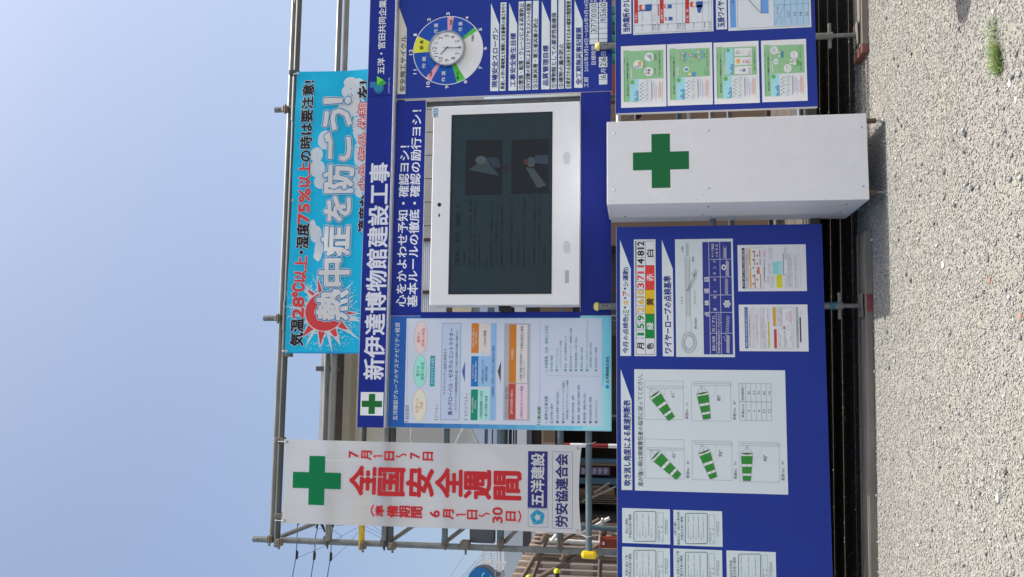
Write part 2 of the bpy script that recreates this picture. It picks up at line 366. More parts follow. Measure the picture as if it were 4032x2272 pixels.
# ============================================================ SCAFFOLD that carries the boards
PR_ = .0243
sc_ = thing('sign_scaffold', 'grey scaffold of clamped pipes carrying the boards and the banners', 'scaffold', (P(1700, 2149, .35)[0], .35, 0))
def pipe(name, a, b, m=PIPE, r=PR_, parent=None): return obj(name, MB().tube(a, b, r, 16), m, parent or sc_, smooth=True)
YU = .35
xl_ = P(1700, 2149, YU)[0]
ztop = P(998, 2122, YU)[1]
pipe('upright', (xl_, YU, .85), (xl_, YU, ztop))
for X, Y in ((1040, 1253), (1084, 433)):
    x, z = P(X, Y, YU); pipe('upright', (x, YU, .85), (x, YU, z))
x4 = 4.2
pipe('upright', (P(1165, -60, YU)[0], YU, .85), (P(1165, -60, YU)[0], YU, P(1110, -60, YU)[1]))
def clamp(x, y, z, s=1.0, m=CLAMP, parent=None):
    mb = MB(); mb.box(x-.034*s, x+.034*s, y-.05*s, y+.012*s, z-.030*s, z+.030*s); o = obj('clamp', mb, m, parent or sc_, .008)
    b2 = MB().tube((x+.042*s, y-.055*s, z-.01*s), (x-.05*s, y-.055*s, z-.01*s), .007*s, 8); b2.lathe((x-.055*s, y-.055*s, z-.01*s), (1, 0, 0), [(0, .012*s), (.014*s, .012*s)], 6)
    obj('bolt', b2, RUST, o)
    return o
def clamp_at(X, Y, y, **k): x, z = P(X, Y, y); return clamp(x, y, z, **k)
zB = P(1091, 2130, .29)[1]; pipe('crossbar', (P(1091, 2153, .29)[0], .29, zB), (x4, .29, zB), PIPED)
zA = P(1071, 2130, .41)[1]; pipe('crossbar', (P(1071, 2118, .41)[0], .41, zA), (x4, .41, zA), PIPE)
for X, Y, y, m, x_end, nm in ((1292, 2128, .285, PIPE, x4, 'ledger'), (1422, 2163, .29, YEL, -.72, 'yellow_pipe'), (1513, 2126, .29, PIPE, x4, 'ledger'), (1536, 2164, .29, PIPED, x4, 'ledger'),
                       (1751, 2128, .29, PIPEB, .6, 'ledger'), (1971, 2130, .36, PIPEB, -.2, 'ledger'), (2206, 2132, .36, PIPEB, -.2, 'ledger')):
    x, z = P(X, Y, y); pipe(nm, (x, y, z), (x_end, y, z), m)
    if m in (YEL, PIPED): obj('pipe_mouth', MB().tube((x-.001, y, z), (x-.003, y, z), .018, 12), DARK, sc_)
for (Xa, Ya), (Xb, Yb) in (((1108, 2112), (1420, 1990)), ((1545, 2126), (1700, 2020)), ((1752, 2136), (1900, 2020)), ((1985, 2136), (2060, 2060))):
    a, b2 = P(Xa, Ya, .40), P(Xb, Yb, .40); pipe('brace', (a[0], .40, a[1]), (b2[0], .40, b2[1]), PIPE, .018)
for X, Y, y in ((1066, 2122, .33), (1104, 2134, .27), (1290, 2122, .34), (1432, 2146, .28), (1514, 2133, .34), (1548, 2148, .28), (1754, 2130, .34), (1971, 2135, .34), (2206, 2138, .34),
                (1100, 1253, .33), (1128, 433, .33), (1175, 8, .33)):
    clamp_at(X, Y, y, s=.85)
for X, Y in ((1290, 2133), (1514, 2140), (1754, 2138), (1971, 2142), (2206, 2146)):   # wedges driven through the ledger heads
    x, z = P(X, Y, .30); obj('wedge', MB().prism([(x-.055, z-.006), (x+.05, z-.012), (x+.05, z+.012), (x-.055, z+.006)], .296, .302), PIPED, sc_)
for X, Y in ((995, 2122), (1037, 1253), (1080, 433)):
    x, z = P(X, Y, YU-PR_)
    obj('pin_hole', MB().tube((x, YU-PR_-.001, z-.045), (x, YU-PR_+.003, z-.045), .006, 8), DARK, sc_)
# clamp bands that hold the banner cords
for X, Y, c in ((1098, 2031, CLAMP), (1100, 1733, CLAMP), (1128, 1394, CLAMP), (1155, 285, PIPED)):
    x, z = P(X, Y, .27); obj('band', MB().box(x-.022, x+.022, .255, .33, z-.036, z+.036), c, sc_, .006)
# dark sleeves on the top bar
for (Xa, Ya), (Xb, Yb) in (((1140, 277), (1160, 475)), ((1128, 1185), (1122, 1300))):
    a, b2 = P(Xa+6, Ya, .27), P(Xb, Yb, .27); z = zB+.004; obj('sleeve', MB().tube((a[0], .29, z-.004), (b2[0], .29, z-.004), .030, 14), PIPED, sc_, smooth=True)
# bracket on the left upright
x, z = P(1828, 2148, .30); obj('bracket', MB().box(x-.03, x+.03, .29, .40, z-.035, z+.035), CLAMP, sc_, .005); obj('bolt', MB().tube((x-.07, .31, z-.01), (x, .31, z-.01), .008, 8), RUST, sc_)
x, z = P(1432, 1700, .36); pipe('ledger', (-.95, .36, z), (.2, .36, z), PIPED)
x, z = P(1620, 1700, .42); pipe('thin_rail', (-.95, .42, z), (.2, .42, z), PIPEW, .009)
for (Xa, Ya), (Xb, Yb) in (((1832, 1672), (1785, 1765)), ((1845, 1672), (1885, 1750))):
    a, b2 = P(Xa, Ya, .6), P(Xb, Yb, .6); pipe('brace', (a[0], .6, a[1]), (b2[0], .6, b2[1]), PIPEW, .011)
# low rail in front with a yellow end cap
x, z = P(2318, 2180, .22); zr = z; pipe('rail', (x, .22, z), (x4, .22, z), PIPEB)
x, z = P(2325, 2183, .22)
obj('end_cap', MB().box(P(2325, 2199, .22)[0], P(2325, 2168, .22)[0], .175, .265, zr-.063, zr+.055), mat('yellow_rubber_cap', (238, 170, 20), .35), sc_, .022)
# front row of uprights on screw jacks
FY = .10
def front_upright(X, Y, Xn, Xp, tape=False):
    x = P(2800, Y, FY)[0] if False else P(X, Y, FY)[0]
    z1 = P(X, Y, FY)[1]; zn = P(Xn, Y, FY)[1]; zp = gz(x)+.054
    u = obj('upright', MB().tube((x, FY, zn), (x, FY, z1-.02), PR_+.002, 16), PIPE, sc_, smooth=True)
    obj('cap', MB().lathe((x, FY, z1-.035), (0, 0, 1), [(0, .033), (.018, .033), (.03, .026), (.037, .012)], 18), mat('cream_plastic_cap', (214, 188, 110), .45), u, smooth=True)
    for dz in (.075, .10): obj('pin_hole', MB().tube((x+.004, FY-PR_-.004, z1-dz), (x+.004, FY-PR_+.004, z1-dz), .0065, 8), DARK, u)
    if tape: obj('tape', MB().tube((x, FY, zn+.035), (x, FY, zn+.075), PR_+.004, 16), mat('blue_tape', (40, 92, 116), .5), u, smooth=True)
    j = obj('base_jack', MB().tube((x, FY, zp), (x, FY, zn), .0175, 12), PIPE, sc_, smooth=True)
    obj('collar', MB().tube((x, FY, zn-.02), (x, FY, zn+.02), .031, 12), PIPE, j, smooth=True)
    obj('wing_nut', MB().box(x-.10, x+.10, FY-.012, FY+.012, zn-.012, zn+.012), PIPE, j, .005)
    obj('base_plate', MB().box(x-.09, x+.09, FY-.065, FY+.075, zp-.0, zp+.006), PLANK, j, .003)
front_upright(2338, 1207, 3306, 3378, True)
front_upright(2343, 184, 3268, 3366)
pipe('crossbar', (P(1277, 1745, .62)[0], .62, P(1277, 1745, .62)[1]), (x4, .62, P(1277, 1745, .62)[1]))
pipe('crossbar', (-2.3, .20, 1.1), (4.2, .20, 1.1)); pipe('crossbar', (-2.3, .30, .95), (4.2, .30, .95))
# ============================================================ low deck behind the boards (daylight falls through its joints)
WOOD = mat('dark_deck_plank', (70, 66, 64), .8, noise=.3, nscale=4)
dk_t = thing('scaffold_deck', 'low dark plank deck behind the lower boards with light between its planks', 'scaffold deck', (-3.4, .2, .47))
gaps = [.235, .545, .93, 1.30, 1.68, 2.05]
for i in range(5):
    y0, y1 = gaps[i], gaps[i+1]; x = -3.4
    while x < 4.3:
        ln = random.choice((.5, .8, 1.1, 1.7)); e = min(4.3, x+ln); j0, j1 = random.uniform(-.003, .0085), random.uniform(-.003, .0085)
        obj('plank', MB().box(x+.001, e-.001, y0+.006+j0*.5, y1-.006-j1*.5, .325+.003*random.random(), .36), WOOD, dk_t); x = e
obj('added_light_block', MB().box(-3.4, 4.3, 2.06, 2.09, -.05, .40), WOOD, dk_t)  # added board that shuts out skylight from behind the deck
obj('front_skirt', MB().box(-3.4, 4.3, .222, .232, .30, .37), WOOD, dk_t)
for x in (-3.3, 4.2):
    obj('bearer', MB().box(x-.03, x+.03, .24, 2.05, .27, .323), WOOD, dk_t)
    for y in (.28, 2.0): obj('leg', MB().tube((x, y, -.05), (x, y, .29), .02, 8), WOOD, dk_t)
PAINTED_SHADE = mat('painted_shade_sheet', (.075, .064, .054), .95, noise=.5, nscale=60, bump=.6, bscale=160, raw=True)  # dark brown sheet colour stands in for the deep shade under the deck
prop(obj('painted_shade_sheet', slab(MB(), -3.6, 4.5, .38, 2.05, -.01, .006), PAINTED_SHADE), kind='structure')
prop(stones('shaded_gravel', 9000, -2.6, 3.4, .24, 2.0, .003, .011, sm_), kind='stuff', label='pebbles on the sheet painted dark as shade under the low plank deck', cat='gravel')
# ============================================================ BOARDS
K1 = Ctx(1400, 0, 3.63); K2 = Ctx(1850, 0, 3.63); K3 = Ctx(1400, 1200, 2.525); KM = Ctx(1400, 380, 1.669); K0 = Ctx(0, 0, 1)
K5 = Ctx(2380, 900, 2.689); K6 = Ctx(2380, 1400, 2.503); K7 = Ctx(2100, 1960, 2.147); K8 = Ctx(2330, 0, 3.024); K9 = Ctx(2800, 0, 3.024); KA = Ctx(2900, 940, 3.156)
def xof(X, Y, y): return P(X, Y, y)[0]
def zof(X, Y, y): return P(X, Y, y)[1]
def board(name, label, cat, x0, x1, z0, z1, y, th, m, part='panel', frame=True):
    r = thing(name, label, cat, (x0, y, z0))
    obj(part, MB().box(x0, x1, y, y+.004, z0, z1), m, r)
    if frame:
        e = .02
        for a in ((x0, x0+e, z0, z1), (x1-e, x1, z0, z1), (x0+e, x1-e, z0, z0+e), (x0+e, x1-e, z1-e, z1)):
            obj('frame_rail', MB().box(a[0], a[1], y+.004, y+th, a[2], a[3]), EDGE, r)
        w = .0022      # pale cut edge of the sheet
        for a in ((x0, x1, z1, z1+w), (x0-w, x0, z0, z1)): obj('cut_edge', MB().box(a[0], a[1], y, y+.004, a[2], a[3]), EDGE, r)
    return r
UY = .15
# --- header sign
hz0, hz1 = zof(1516, 1686, UY), zof(1406, 1683, UY); hx = [xof(1460, v, UY) for v in (1684, 1235, 802, 379)]+[3.9]
HD = thing('header_sign', 'long dark blue header sign with big white letters above all the other boards', 'sign', (hx[0], UY, hz0))
for i in range(4): obj('panel', MB().box(hx[i]+.0015, hx[i+1]-.0015, UY, UY+.03, hz0, hz1), BLUED, HD, .0015)
obj('backing', MB().box(hx[0]+.01, hx[4], UY+.031, UY+.05, hz0+.01, hz1-.01), EDGE, HD)
obj('cut_edge', MB().box(hx[0], hx[4], UY, UY+.03, hz1+.0005, hz1+.003), EDGE, HD)
obj('ledge', MB().box(hx[0], hx[4], UY-.045, UY+.03, hz0-.021, hz0-.002), ALU, HD, .003)
pr = Print(HD, UY, K0)
pr.text('新伊達博物館建設工事', 1431, 1510, 643, 1493, (186, 192, 210), 2, res=2, fat=.026, nf=8)
pr.rect(1418, 1508, 1544, 1636, (196, 204, 214), 1)
G = (22, 92, 36)
def cross(pr, X0, X1, Ya, Yb, c, layer, arm=.31):
    xl, xr, z0, z1 = pr.ext(X0, X1, Ya, Yb, layer); cx, cz = (xl+xr)/2, (z0+z1)/2; a = (xr-xl)*arm/2; bb_ = (z1-z0)*arm/2
    pr.poly([(cx-a, z0), (cx+a, z0), (cx+a, cz-bb_), (xr, cz-bb_), (xr, cz+bb_), (cx+a, cz+bb_), (cx+a, z1), (cx-a, z1), (cx-a, cz+bb_), (xl, cz+bb_), (xl, cz-bb_), (cx-a, cz-bb_)], c, layer, 'cross', True)
cross(pr, 1423, 1503, 1551, 1630, G, 2)
pr.c = K1
pr.text('五洋・宮田共同企業体', 307, 412, -112, 1057, (192, 198, 218), 2, res=2, fat=.02)
TE, GR, DG = (36, 112, 150), (104, 186, 46), (44, 140, 70)
pr.rect(205, 300, 1170, 1250, TE, 1); pr.ell(262, 400, 1165, 1335, (28, 100, 136), 1); pr.ell(258, 375, 1190, 1310, TE, 2)
pr.poly([(305, 1213), (305, 1087), (395, 1140)], GR, 3); pr.poly([(352, 1240), (305, 1213), (395, 1140), (447, 1190)], DG, 3)
pr.text('JOINT VENTURE', 465, 490, 1110, 1330, (176, 184, 208), 2)
pr.done()
# --- slogan board
sx0, sx1 = xof(1590, 1243, UY), xof(1590, 398, UY); sz1 = zof(1533, 1243, UY); sz0 = zof(1657, 1243, UY)
SG = board('slogan_board', 'blue board with two lines of white slogan directly above the white screen unit', 'sign', sx0, sx1, sz0, sz1, UY, .03, BLUED)
pr = Print(SG, UY, KM)
pr.text('心をかよわせ予知・確認ヨシ！', 263, 330, 325, 1380, (188, 194, 210), 1, res=2, fat=.024)
pr.text('基本ルールの徹底・確認の励行ヨシ！', 338, 405, 90, 1382, (188, 194, 210), 1, res=2, fat=.024)
pr.done()
# --- safety board with the clock
ax0, ax1 = xof(1900, 379, UY)+.004, 3.9; az1 = sz1; az0 = zof(2410, 379, UY)
SB = board('safety_board', 'tall blue safety board with printed day dial, goals and number boxes', 'sign', ax0, ax1, az0, az1, UY, .03, BLUE)
pr = Print(SB, UY, K2)
LB = (190, 203, 232)
def wedge(pr, X0, X1, Yl, Xb, Yb, Xt, Yt, c=LB): pr.poly([(X0, Yl), (X1, Yl), (Xb, Yb), (Xt, Yt)], c, 1, 'title_plate')
TB = (38, 50, 122)
wedge(pr, 290, 408, 1302, 418, 350, 303, 45); pr.text('現場安全スローガン', 312, 396, 400, 1250, TB, 2, fat=.032)
pr.rect(424, 508, 35, 1298, LB); pr.text('風通しの良い職場風土を構築し安全最優先の施工を行う', 437, 497, 52, 1275, BLK, 2, fat=.025)
wedge(pr, 552, 668, 1295, 677, 345, 563, 38); pr.text('工事安全衛生目標', 572, 652, 475, 1240, TB, 2, fat=.032)
pr.rect(686, 768, 22, 1288, LB); pr.text('①墜落・転落・クレーンによる災害防止', 694, 762, 45, 1272, BLK, 2, fat=.025)
pr.rect(789, 870, 15, 1283, LB); pr.text('②KY活動の充実によるリスクアセスメントの実施', 796, 864, 52, 1268, BLK, 2, fat=.025)
pr.rect(892, 975, 10, 1280, LB); pr.text('③公衆災害・第三者災害の防止', 900, 968, 260, 1262, BLK, 2, fat=.025)
wedge(pr, 1020, 1138, 1277, 1145, 320, 1030, 15); pr.text('品質管理目標', 1040, 1122, 650, 1222, TB, 2, fat=.032)
pr.rect(1156, 1240, -60, 1272, LB); pr.text('①博物館としての要求性能確保', 1164, 1232, 180, 1256, BLK, 2, fat=.025)
pr.rect(1260, 1344, -60, 1268, LB); pr.text('②建物の漏水防止', 1268, 1336, 625, 1252, BLK, 2, fat=.025)
pr.rect(1365, 1450, -60, 1264, LB); pr.text('③要求される出来栄えを確保するための確実な精度管理', 1374, 1442, 15, 1248, BLK, 2, fat=.025)
wedge(pr, 1492, 1612, 1255, 1612, 300, 1496, -5); pr.text('全工期無災害記録票', 1514, 1600, 390, 1210, TB, 2, fat=.032)
pr.text('工期　2025年3月24日〜2026年9月14日', 1630, 1695, -2, 1248, (184, 192, 222), 1, fat=.012)
def cells(X0, X1, edges, digits, sz=1):
    for i in range(len(edges)-1):
        pr.rect(X0, X1, edges[i+1]+3, edges[i]-3, LB, 1, 'number_box')
        if digits[i] != ' ': pr.text(digits[i], X0+20, X1-20, edges[i+1]+16, edges[i]-16, BLK, 2, res=3)
cells(1712, 1833, [635, 557, 480, 405, 330, 257, 185, 112, 38], '  377000')
cells(1845, 1965, [605, 553, 478, 403, 325, 252, 180, 105, 30], '    9560')
cells(1845, 1965, [1210, 1133, 1055], ' 6'); cells(1845, 1965, [965, 886, 808], '26')
for t, a, b_, c_, d_ in (('月', 1875, 1945, 985, 1042), ('日', 1877, 1942, 738, 790), ('目標時間', 1735, 1803, 655, 925), ('時', 1720, 1762, -22, 26), ('間', 1772, 1815, -22, 26), ('時', 1852, 1895, -22, 26), ('間', 1905, 1948, -22, 26)):
    pr.text(t, a, b_, c_, d_, (184, 192, 222), 1, fat=.012)
# the day dial
pr.c = K1
wedge(pr, 597, 712, 1345, 733, 412, 625, 110, (180, 182, 180)); pr.text('安全施工サイクル', 628, 708, 515, 1308, BLK, 2, fat=.018)  # this plate's grey has the shade of the ledge above painted in
dx, dz = pr.pt(1320, 720, 1); Rr = (pr.pt(1320, 232, 1)[0]-pr.pt(1320, 1208, 1)[0])/2
def sector(a0, a1, c, layer, r0=0, r1=1.0, n=None):
    n = n or max(2, int(abs(a1-a0)/4)); o_ = [(dx+Rr*r1*math.sin(math.radians(a0+(a1-a0)*i/n)), dz+Rr*r1*math.cos(math.radians(a0+(a1-a0)*i/n))) for i in range(n+1)]
    i_ = [(dx+Rr*r0*math.sin(math.radians(a0+(a1-a0)*i/n)), dz+Rr*r0*math.cos(math.radians(a0+(a1-a0)*i/n))) for i in range(n+1)] if r0 else [(dx, dz)]
    v = o_+i_
    if r0: f = [(i+1, i, n+1+i, n+2+i) for i in range(n)]
    else: f = [(i+1, i, n+1) for i in range(n)]
    pr.put(v, f, c, 'dial_sector', layer)
sector(0, 360, (206, 214, 232), 1, .985, 1.005, 90)
DB = (22, 66, 156); LBL = (24, 84, 172)
t0 = -2
for a0, a1, c in ((0, 30, (214, 206, 60)), (30, 90, LBL), (90, 101, (222, 146, 164)), (101, 141, LBL), (141, 149, (72, 168, 72)), (149, 241, (196, 202, 212)),
                  (241, 256, (72, 168, 72)), (256, 300, LBL), (300, 311, (222, 146, 164)), (311, 360, LBL)):
    sector(a0+t0, a1+t0, c, 1, 0, .984)
    if c == LBL: sector(a0+t0, a1+t0, DB, 2, .66, .984)
for t, a, b_, c_, d_, cl in (('作 業', 1120, 1178, 335, 472, W), ('作 業', 1470, 1526, 310, 446, W), ('作 業', 950, 1003, 808, 976, W), ('作 業', 1228, 1284, 1015, 1166, W), ('昼 食', 916, 968, 570, 712, BLK),
                      ('休憩', 1345, 1384, 282, 358, (90, 40, 70)), ('休憩', 1056, 1094, 1018, 1094, (90, 40, 70)), ('朝 礼', 1440, 1478, 1020, 1136, (20, 50, 40)), ('作業終了', 1655, 1692, 478, 590, (30, 60, 60))):
    pr.text(t, a, b_, c_, d_, cl, 4, fat=.012)
for t, a, b_, c_, d_ in (('12', 765, 812, 705, 785), ('1', 830, 874, 484, 512), ('2', 1025, 1070, 258, 300), ('3', 1298, 1345, 176, 218), ('4', 1572, 1614, 236, 276), ('5', 1762, 1806, 400, 440), ('6', 1828, 1874, 670, 712),
                     ('7', 1762, 1808, 948, 986), ('8', 1548, 1592, 1150, 1190), ('9', 1282, 1328, 1222, 1262), ('10', 1010, 1060, 1165, 1242), ('11', 826, 870, 995, 1060)):
    pr.text(t, a, b_, c_, d_, (200, 206, 226), 2, res=2, fat=.04)
pr.done()
# wall clock
cx, cz = P(*K1(1306, 693), UY-.03); cr = .5*(P(*K1(1306, 432), UY-.03)[0]-P(*K1(1306, 955), UY-.03)[0])
CK = thing('wall_clock', 'round white wall clock in a silver rim fixed on the day dial', 'clock', (cx, UY-.01, cz))
CHR = mat('chrome', (.42, .42, .44), .14, 1.0, raw=True)
obj('rim', MB().lathe((cx, UY-.006, cz), (0, -1, 0), [(0, cr*.97), (.022, cr), (.034, cr*.985), (.042, cr*.955), (.042, cr*.925), (.036, cr*.895), (.028, cr*.885)], 72), CHR, CK, smooth=True)
fy = UY-.006-.0295
fc = MB(); n = 64; fc.v = [(cx+cr*.885*math.cos(2*math.pi*i/n), fy, cz+cr*.885*math.sin(2*math.pi*i/n)) for i in range(n)]; fc.f = [tuple(range(n))]
obj('face', fc, mat('clock_face', (206, 206, 210), .6), CK)
pr = Print(CK, fy, K1, step=.001)
for h in range(1, 13):
    a = math.radians(h*30-2); v, f = glyphs(str(h), 3); mn, mx_ = v.min(0), v.max(0); hh = cr*.215; k = hh/(mx_[1]-mn[1])
    ctr = np.array([cx+cr*.66*math.sin(a), cz+cr*.66*math.cos(a)]); w = (v-(mn+mx_)/2)*k+ctr
    pr.put(w, f, (50, 52, 56), 'numeral', 1)
for h in range(60):
    a = math.radians(h*6-2); r0 = .83 if h % 5 else .80
    p, q = Vector((cx+cr*r0*math.sin(a), cz+cr*r0*math.cos(a))), Vector((cx+cr*.86*math.sin(a), cz+cr*.86*math.cos(a)))
    nn = Vector((math.cos(a), -math.sin(a)))*cr*(.004 if h % 5 else .007); pr.poly([tuple(p+nn), tuple(p-nn), tuple(q-nn), tuple(q+nn)], (90, 92, 96), 1, 'minute_mark', True)
pr.done()
def hand(name, deg, ln, wd, dy, tail=.12):
    a = math.radians(deg); d = Vector((math.sin(a), math.cos(a))); nn = Vector((d.y, -d.x))*wd; c = Vector((cx, cz))
    obj(name, MB().prism([tuple(c-d*cr*tail-nn), tuple(c-d*cr*tail+nn), tuple(c+d*ln+nn*.8), tuple(c+d*ln-nn*.8)][::1], fy-.006-dy, fy-.004-dy), mat('clock_hand', (38, 40, 44), .4), CK)
hand('hour_hand', -46, cr*.46, cr*.022, 0); hand('minute_hand', 181.5, cr*.76, cr*.015, .003); hand('second_hand', 183, cr*.7, cr*.004, .006, .22)
# --- sustainability poster board
px0, px1 = xof(2000, 1690, UY), sx0-.004; pz1, pz0 = zof(1527, 1683, UY), zof(2408, 1697, UY)
PO = board('company_poster_board', 'tall poster with pale text panel in a blue to cyan border', 'poster', px0, px1, pz0, pz1, UY, .03, mat('poster_base', (70, 160, 196), .45))
pr = Print(PO, UY, K3)
H_ = pz1-pz0
for i in range(12):
    t = i/11; c = tuple(int(a+(b_-a)*min(1, t*1.1)) for a, b_ in zip((30, 82, 160), (112, 188, 212)))
    pr.quad(px0, px1, pz1-H_*(i+1)/12, pz1-H_*i/12, c, 1, 'border_band')
pr.poly([(2250, 1240), (2540, 1246), (2540, 620)], (140, 200, 220), 1.5)
pr.rect(482, 2448, 135, 1192, (176, 188, 214), 2, 'text_panel')
Tt = (70, 76, 104)
pr.text('五洋建設グループのサステナビリティ経営', 370, 416, 178, 1148, W, 2, fat=.01)
pr.text('経営理念', 492, 530, 992, 1142, Tt, 3); pr.rect(484, 524, 1160, 1168, Tt, 3)
for X0, X1, Ya, Yb, c, e, a, b_ in ((566, 698, 838, 1160, (206, 196, 186), (180, 120, 70), '社会との', '共感'), (575, 705, 500, 818, (140, 205, 195), (20, 140, 110), '豊かな', '環境の創造'), (582, 712, 165, 482, (214, 184, 188), (190, 80, 80), '進取の', '精神の実践')):
    pr.ell(X0-2, X1+2, Ya-2, Yb+2, e, 3); pr.ell(X0, X1, Ya, Yb, c, 4); ym = (Ya+Yb)/2
    pr.text(a, X0+26, X0+60, ym-len(a)*18, ym+len(a)*18, e, 5); pr.text(b_, X0+72, X0+106, ym-len(b_)*18, ym+len(b_)*18, e, 5)
pr.rect(737, 785, 506, 812, (40, 140, 160), 3); pr.text('サステナビリティ経営', 748, 776, 530, 790, W, 4)
pr.text('ビジョン', 787, 815, 985, 1120, Tt, 3); pr.rect(780, 818, 1138, 1143, Tt, 3)
pr.rect(842, 1032, 184, 1146, (60, 70, 120), 3); pr.rect(845, 1029, 187, 1143, (164, 180, 222), 4)
pr.text('サステナビリティ経営を実践する', 868, 900, 435, 890, (60, 66, 100), 5); pr.text('真のグローバル・ゼネラルコントラクター', 915, 962, 232, 1098, (38, 44, 90), 5, fat=.01)
pr.text('〜サステナブルな建設事業活動を通じて社会の持続的な発展に貢献する', 982, 1008, 260, 1070, (38, 44, 80), 5)
pr.poly([(1058, 665), (1090, 560), (1086, 770)], (80, 84, 160), 3); pr.poly([(1413, 660), (1447, 560), (1442, 775)], (70, 70, 84), 3)
pr.text('マテリアリティ', 1083, 1118, 878, 1112, Tt, 3); pr.rect(1078, 1115, 1140, 1146, Tt, 3)
for X0, X1, Ya, Yb, c in ((1143, 1212, 842, 1147, (14, 124, 104)), (1146, 1216, 511, 813, (28, 104, 170)), (1150, 1222, 184, 480, (184, 112, 36)), (1212, 1332, 842, 1147, (150, 206, 200)), (1218, 1392, 511, 813, (130, 170, 220)),
                          (1224, 1340, 184, 480, (190, 188, 190)), (1336, 1390, 184, 1147, (126, 164, 214)), (1468, 1730, 186, 1150, (152, 156, 168)), (1518, 1588, 788, 1140, (160, 68, 56)), (1524, 1592, 198, 780, (178, 110, 34)),
                          (1590, 1708, 788, 1140, (196, 180, 196)), (1594, 1706, 198, 780, (190, 190, 192))):
    pr.rect(X0, X1, Ya, Yb, c, 3 if c != (126, 164, 214) else 4) if X0 < 1500 else pr.rect(X0, X1, Ya, Yb, c, 5)
for t, X0, X1, Ya, Yb, c in (('豊かな地球環境の', 1152, 1172, 915, 1075, W), ('創造(E)', 1180, 1200, 950, 1035, W), ('サステナブルな', 1156, 1178, 595, 735, W), ('建設事業活動の実践(S)', 1184, 1206, 560, 765, W), ('多様な人材が活躍する', 1160, 1182, 235, 430, W),
                             ('社会の実現(S)', 1190, 1210, 265, 395, W), ('1 気候変動問題への対応', 1232, 1262, 855, 1130, (30, 90, 100)), ('2 豊かな環境の創造', 1282, 1310, 905, 1130, (30, 90, 100)), ('3 良質な社会インフラ・', 1250, 1276, 530, 790, (40, 60, 110)),
                             ('建築物の建設', 1286, 1310, 612, 760, (40, 60, 110)), ('5 D&Iの推進', 1270, 1298, 255, 408, (70, 70, 90)), ('4 技術開発・技術力の強化(DXの推進,GXの推進)', 1352, 1380, 405, 925, (40, 60, 110)),
                             ('<サステナビリティ経営の基盤>', 1484, 1510, 808, 1135, (70, 74, 96)), ('誠実な企業活動の実践(G)', 1538, 1566, 845, 1085, W), ('人間尊重(S)', 1546, 1572, 435, 545, W), ('8 実効あるガバナンスの推進', 1634, 1664, 808, 1125, (60, 60, 100)),
                             ('6 人権の尊重と持続可能な', 1630, 1656, 478, 762, (60, 60, 100)), ('サプライチェーン', 1662, 1684, 560, 730, (60, 60, 100)), ('7 労働安全衛生の確保', 1638, 1668, 212, 460, (60, 60, 100))):
    pr.text(t, X0, X1, Ya, Yb, c, 6)
pr.text('行動規範', 1808, 1842, 1010, 1175, (30, 110, 60), 3, fat=.015); pr.rect(1800, 1838, 1186, 1192, (30, 110, 60), 3)
LC = (130, 140, 170)
pr.line((1834, 165), (1832, 985), LC, .002, 3); pr.line((1905, 705), (2428, 712), LC, .002, 3); pr.line((520, 160), (512, 970), LC, .0015, 3)
pr.text('1. 誠実な企業活動', 1878, 1912, 905, 1175, (50, 60, 120), 3); pr.text('2. 人間尊重、社会・環境との共生', 1880, 1914, 205, 665, (30, 110, 110), 3)
for i, (X, t, Ye) in enumerate(((1937, '法令等の遵守', 985), (1995, '公正な競争と適正な取引', 865), (2052, '取引先とのパートナーシップ推進と', 755), (2148, '適正な会計処理・納税', 900), (2205, '情報・資産の適切な管理と使用', 800), (2264, '贈収賄・腐敗行為の防止', 875), (2322, '反社会的行為の根絶', 915), (2380, 'リスクマネジメント', 940))):
    pr.rect(X, X+24, 1155, 1178, (50, 56, 120), 3); pr.text(str(i+1), X+4, X+20, 1161, 1172, W, 4); pr.text(t, X, X+26, Ye, 1145, (60, 68, 124), 3)
pr.text('持続可能なサプライチェーンの構築', 2092, 2116, 750, 1140, (60, 68, 124), 3)
for i, (X, t, Ye) in enumerate(((1937, '人権の尊重', 505), (1990, 'ダイバーシティ&', 440), (2076, '安全・安心な職場環境づくり', 310), (2128, '良質な社会インフラ・建築物の建設', 228), (2180, '気候変動問題への取り組み', 322), (2236, '環境の保全と創造', 424), (2290, 'ステークホルダーとのコミュニケーション、', 155), (2378, '地域社会への貢献', 424))):
    pr.rect(X, X+22, 640, 663, (30, 120, 130), 3); pr.text(str(i+1), X+4, X+19, 646, 657, W, 4); pr.text(t, X, X+24, Ye, 630, (36, 116, 118), 3)
pr.text('インクルージョンの推進', 2026, 2048, 358, 625, (36, 116, 118), 3); pr.text('会社情報の適切な開示', 2326, 2348, 370, 625, (36, 116, 118), 3)
pr.ell(2485, 2520, 795, 835, (30, 140, 190), 3); pr.text('五洋建設株式会社', 2488, 2520, 512, 782, (28, 40, 70), 3, fat=.01)
pr.done()
# --- blue strip and low blue sheet round the screen
bz1 = zof(2285, 1243, UY); 
LOW = board('blue_sheet_board', 'plain glossy blue sheet below the screen unit', 'board', sx0, ax0-.006, pz0, bz1, UY, .03, BLUED)
ST = board('blue_strip', 'narrow plain blue strip standing between the poster and the screen unit', 'board', xof(1980, 1251, UY-.006), xof(1980, 1228, UY-.006), bz1, sz0, UY-.006, .028, BLUED, frame=False)
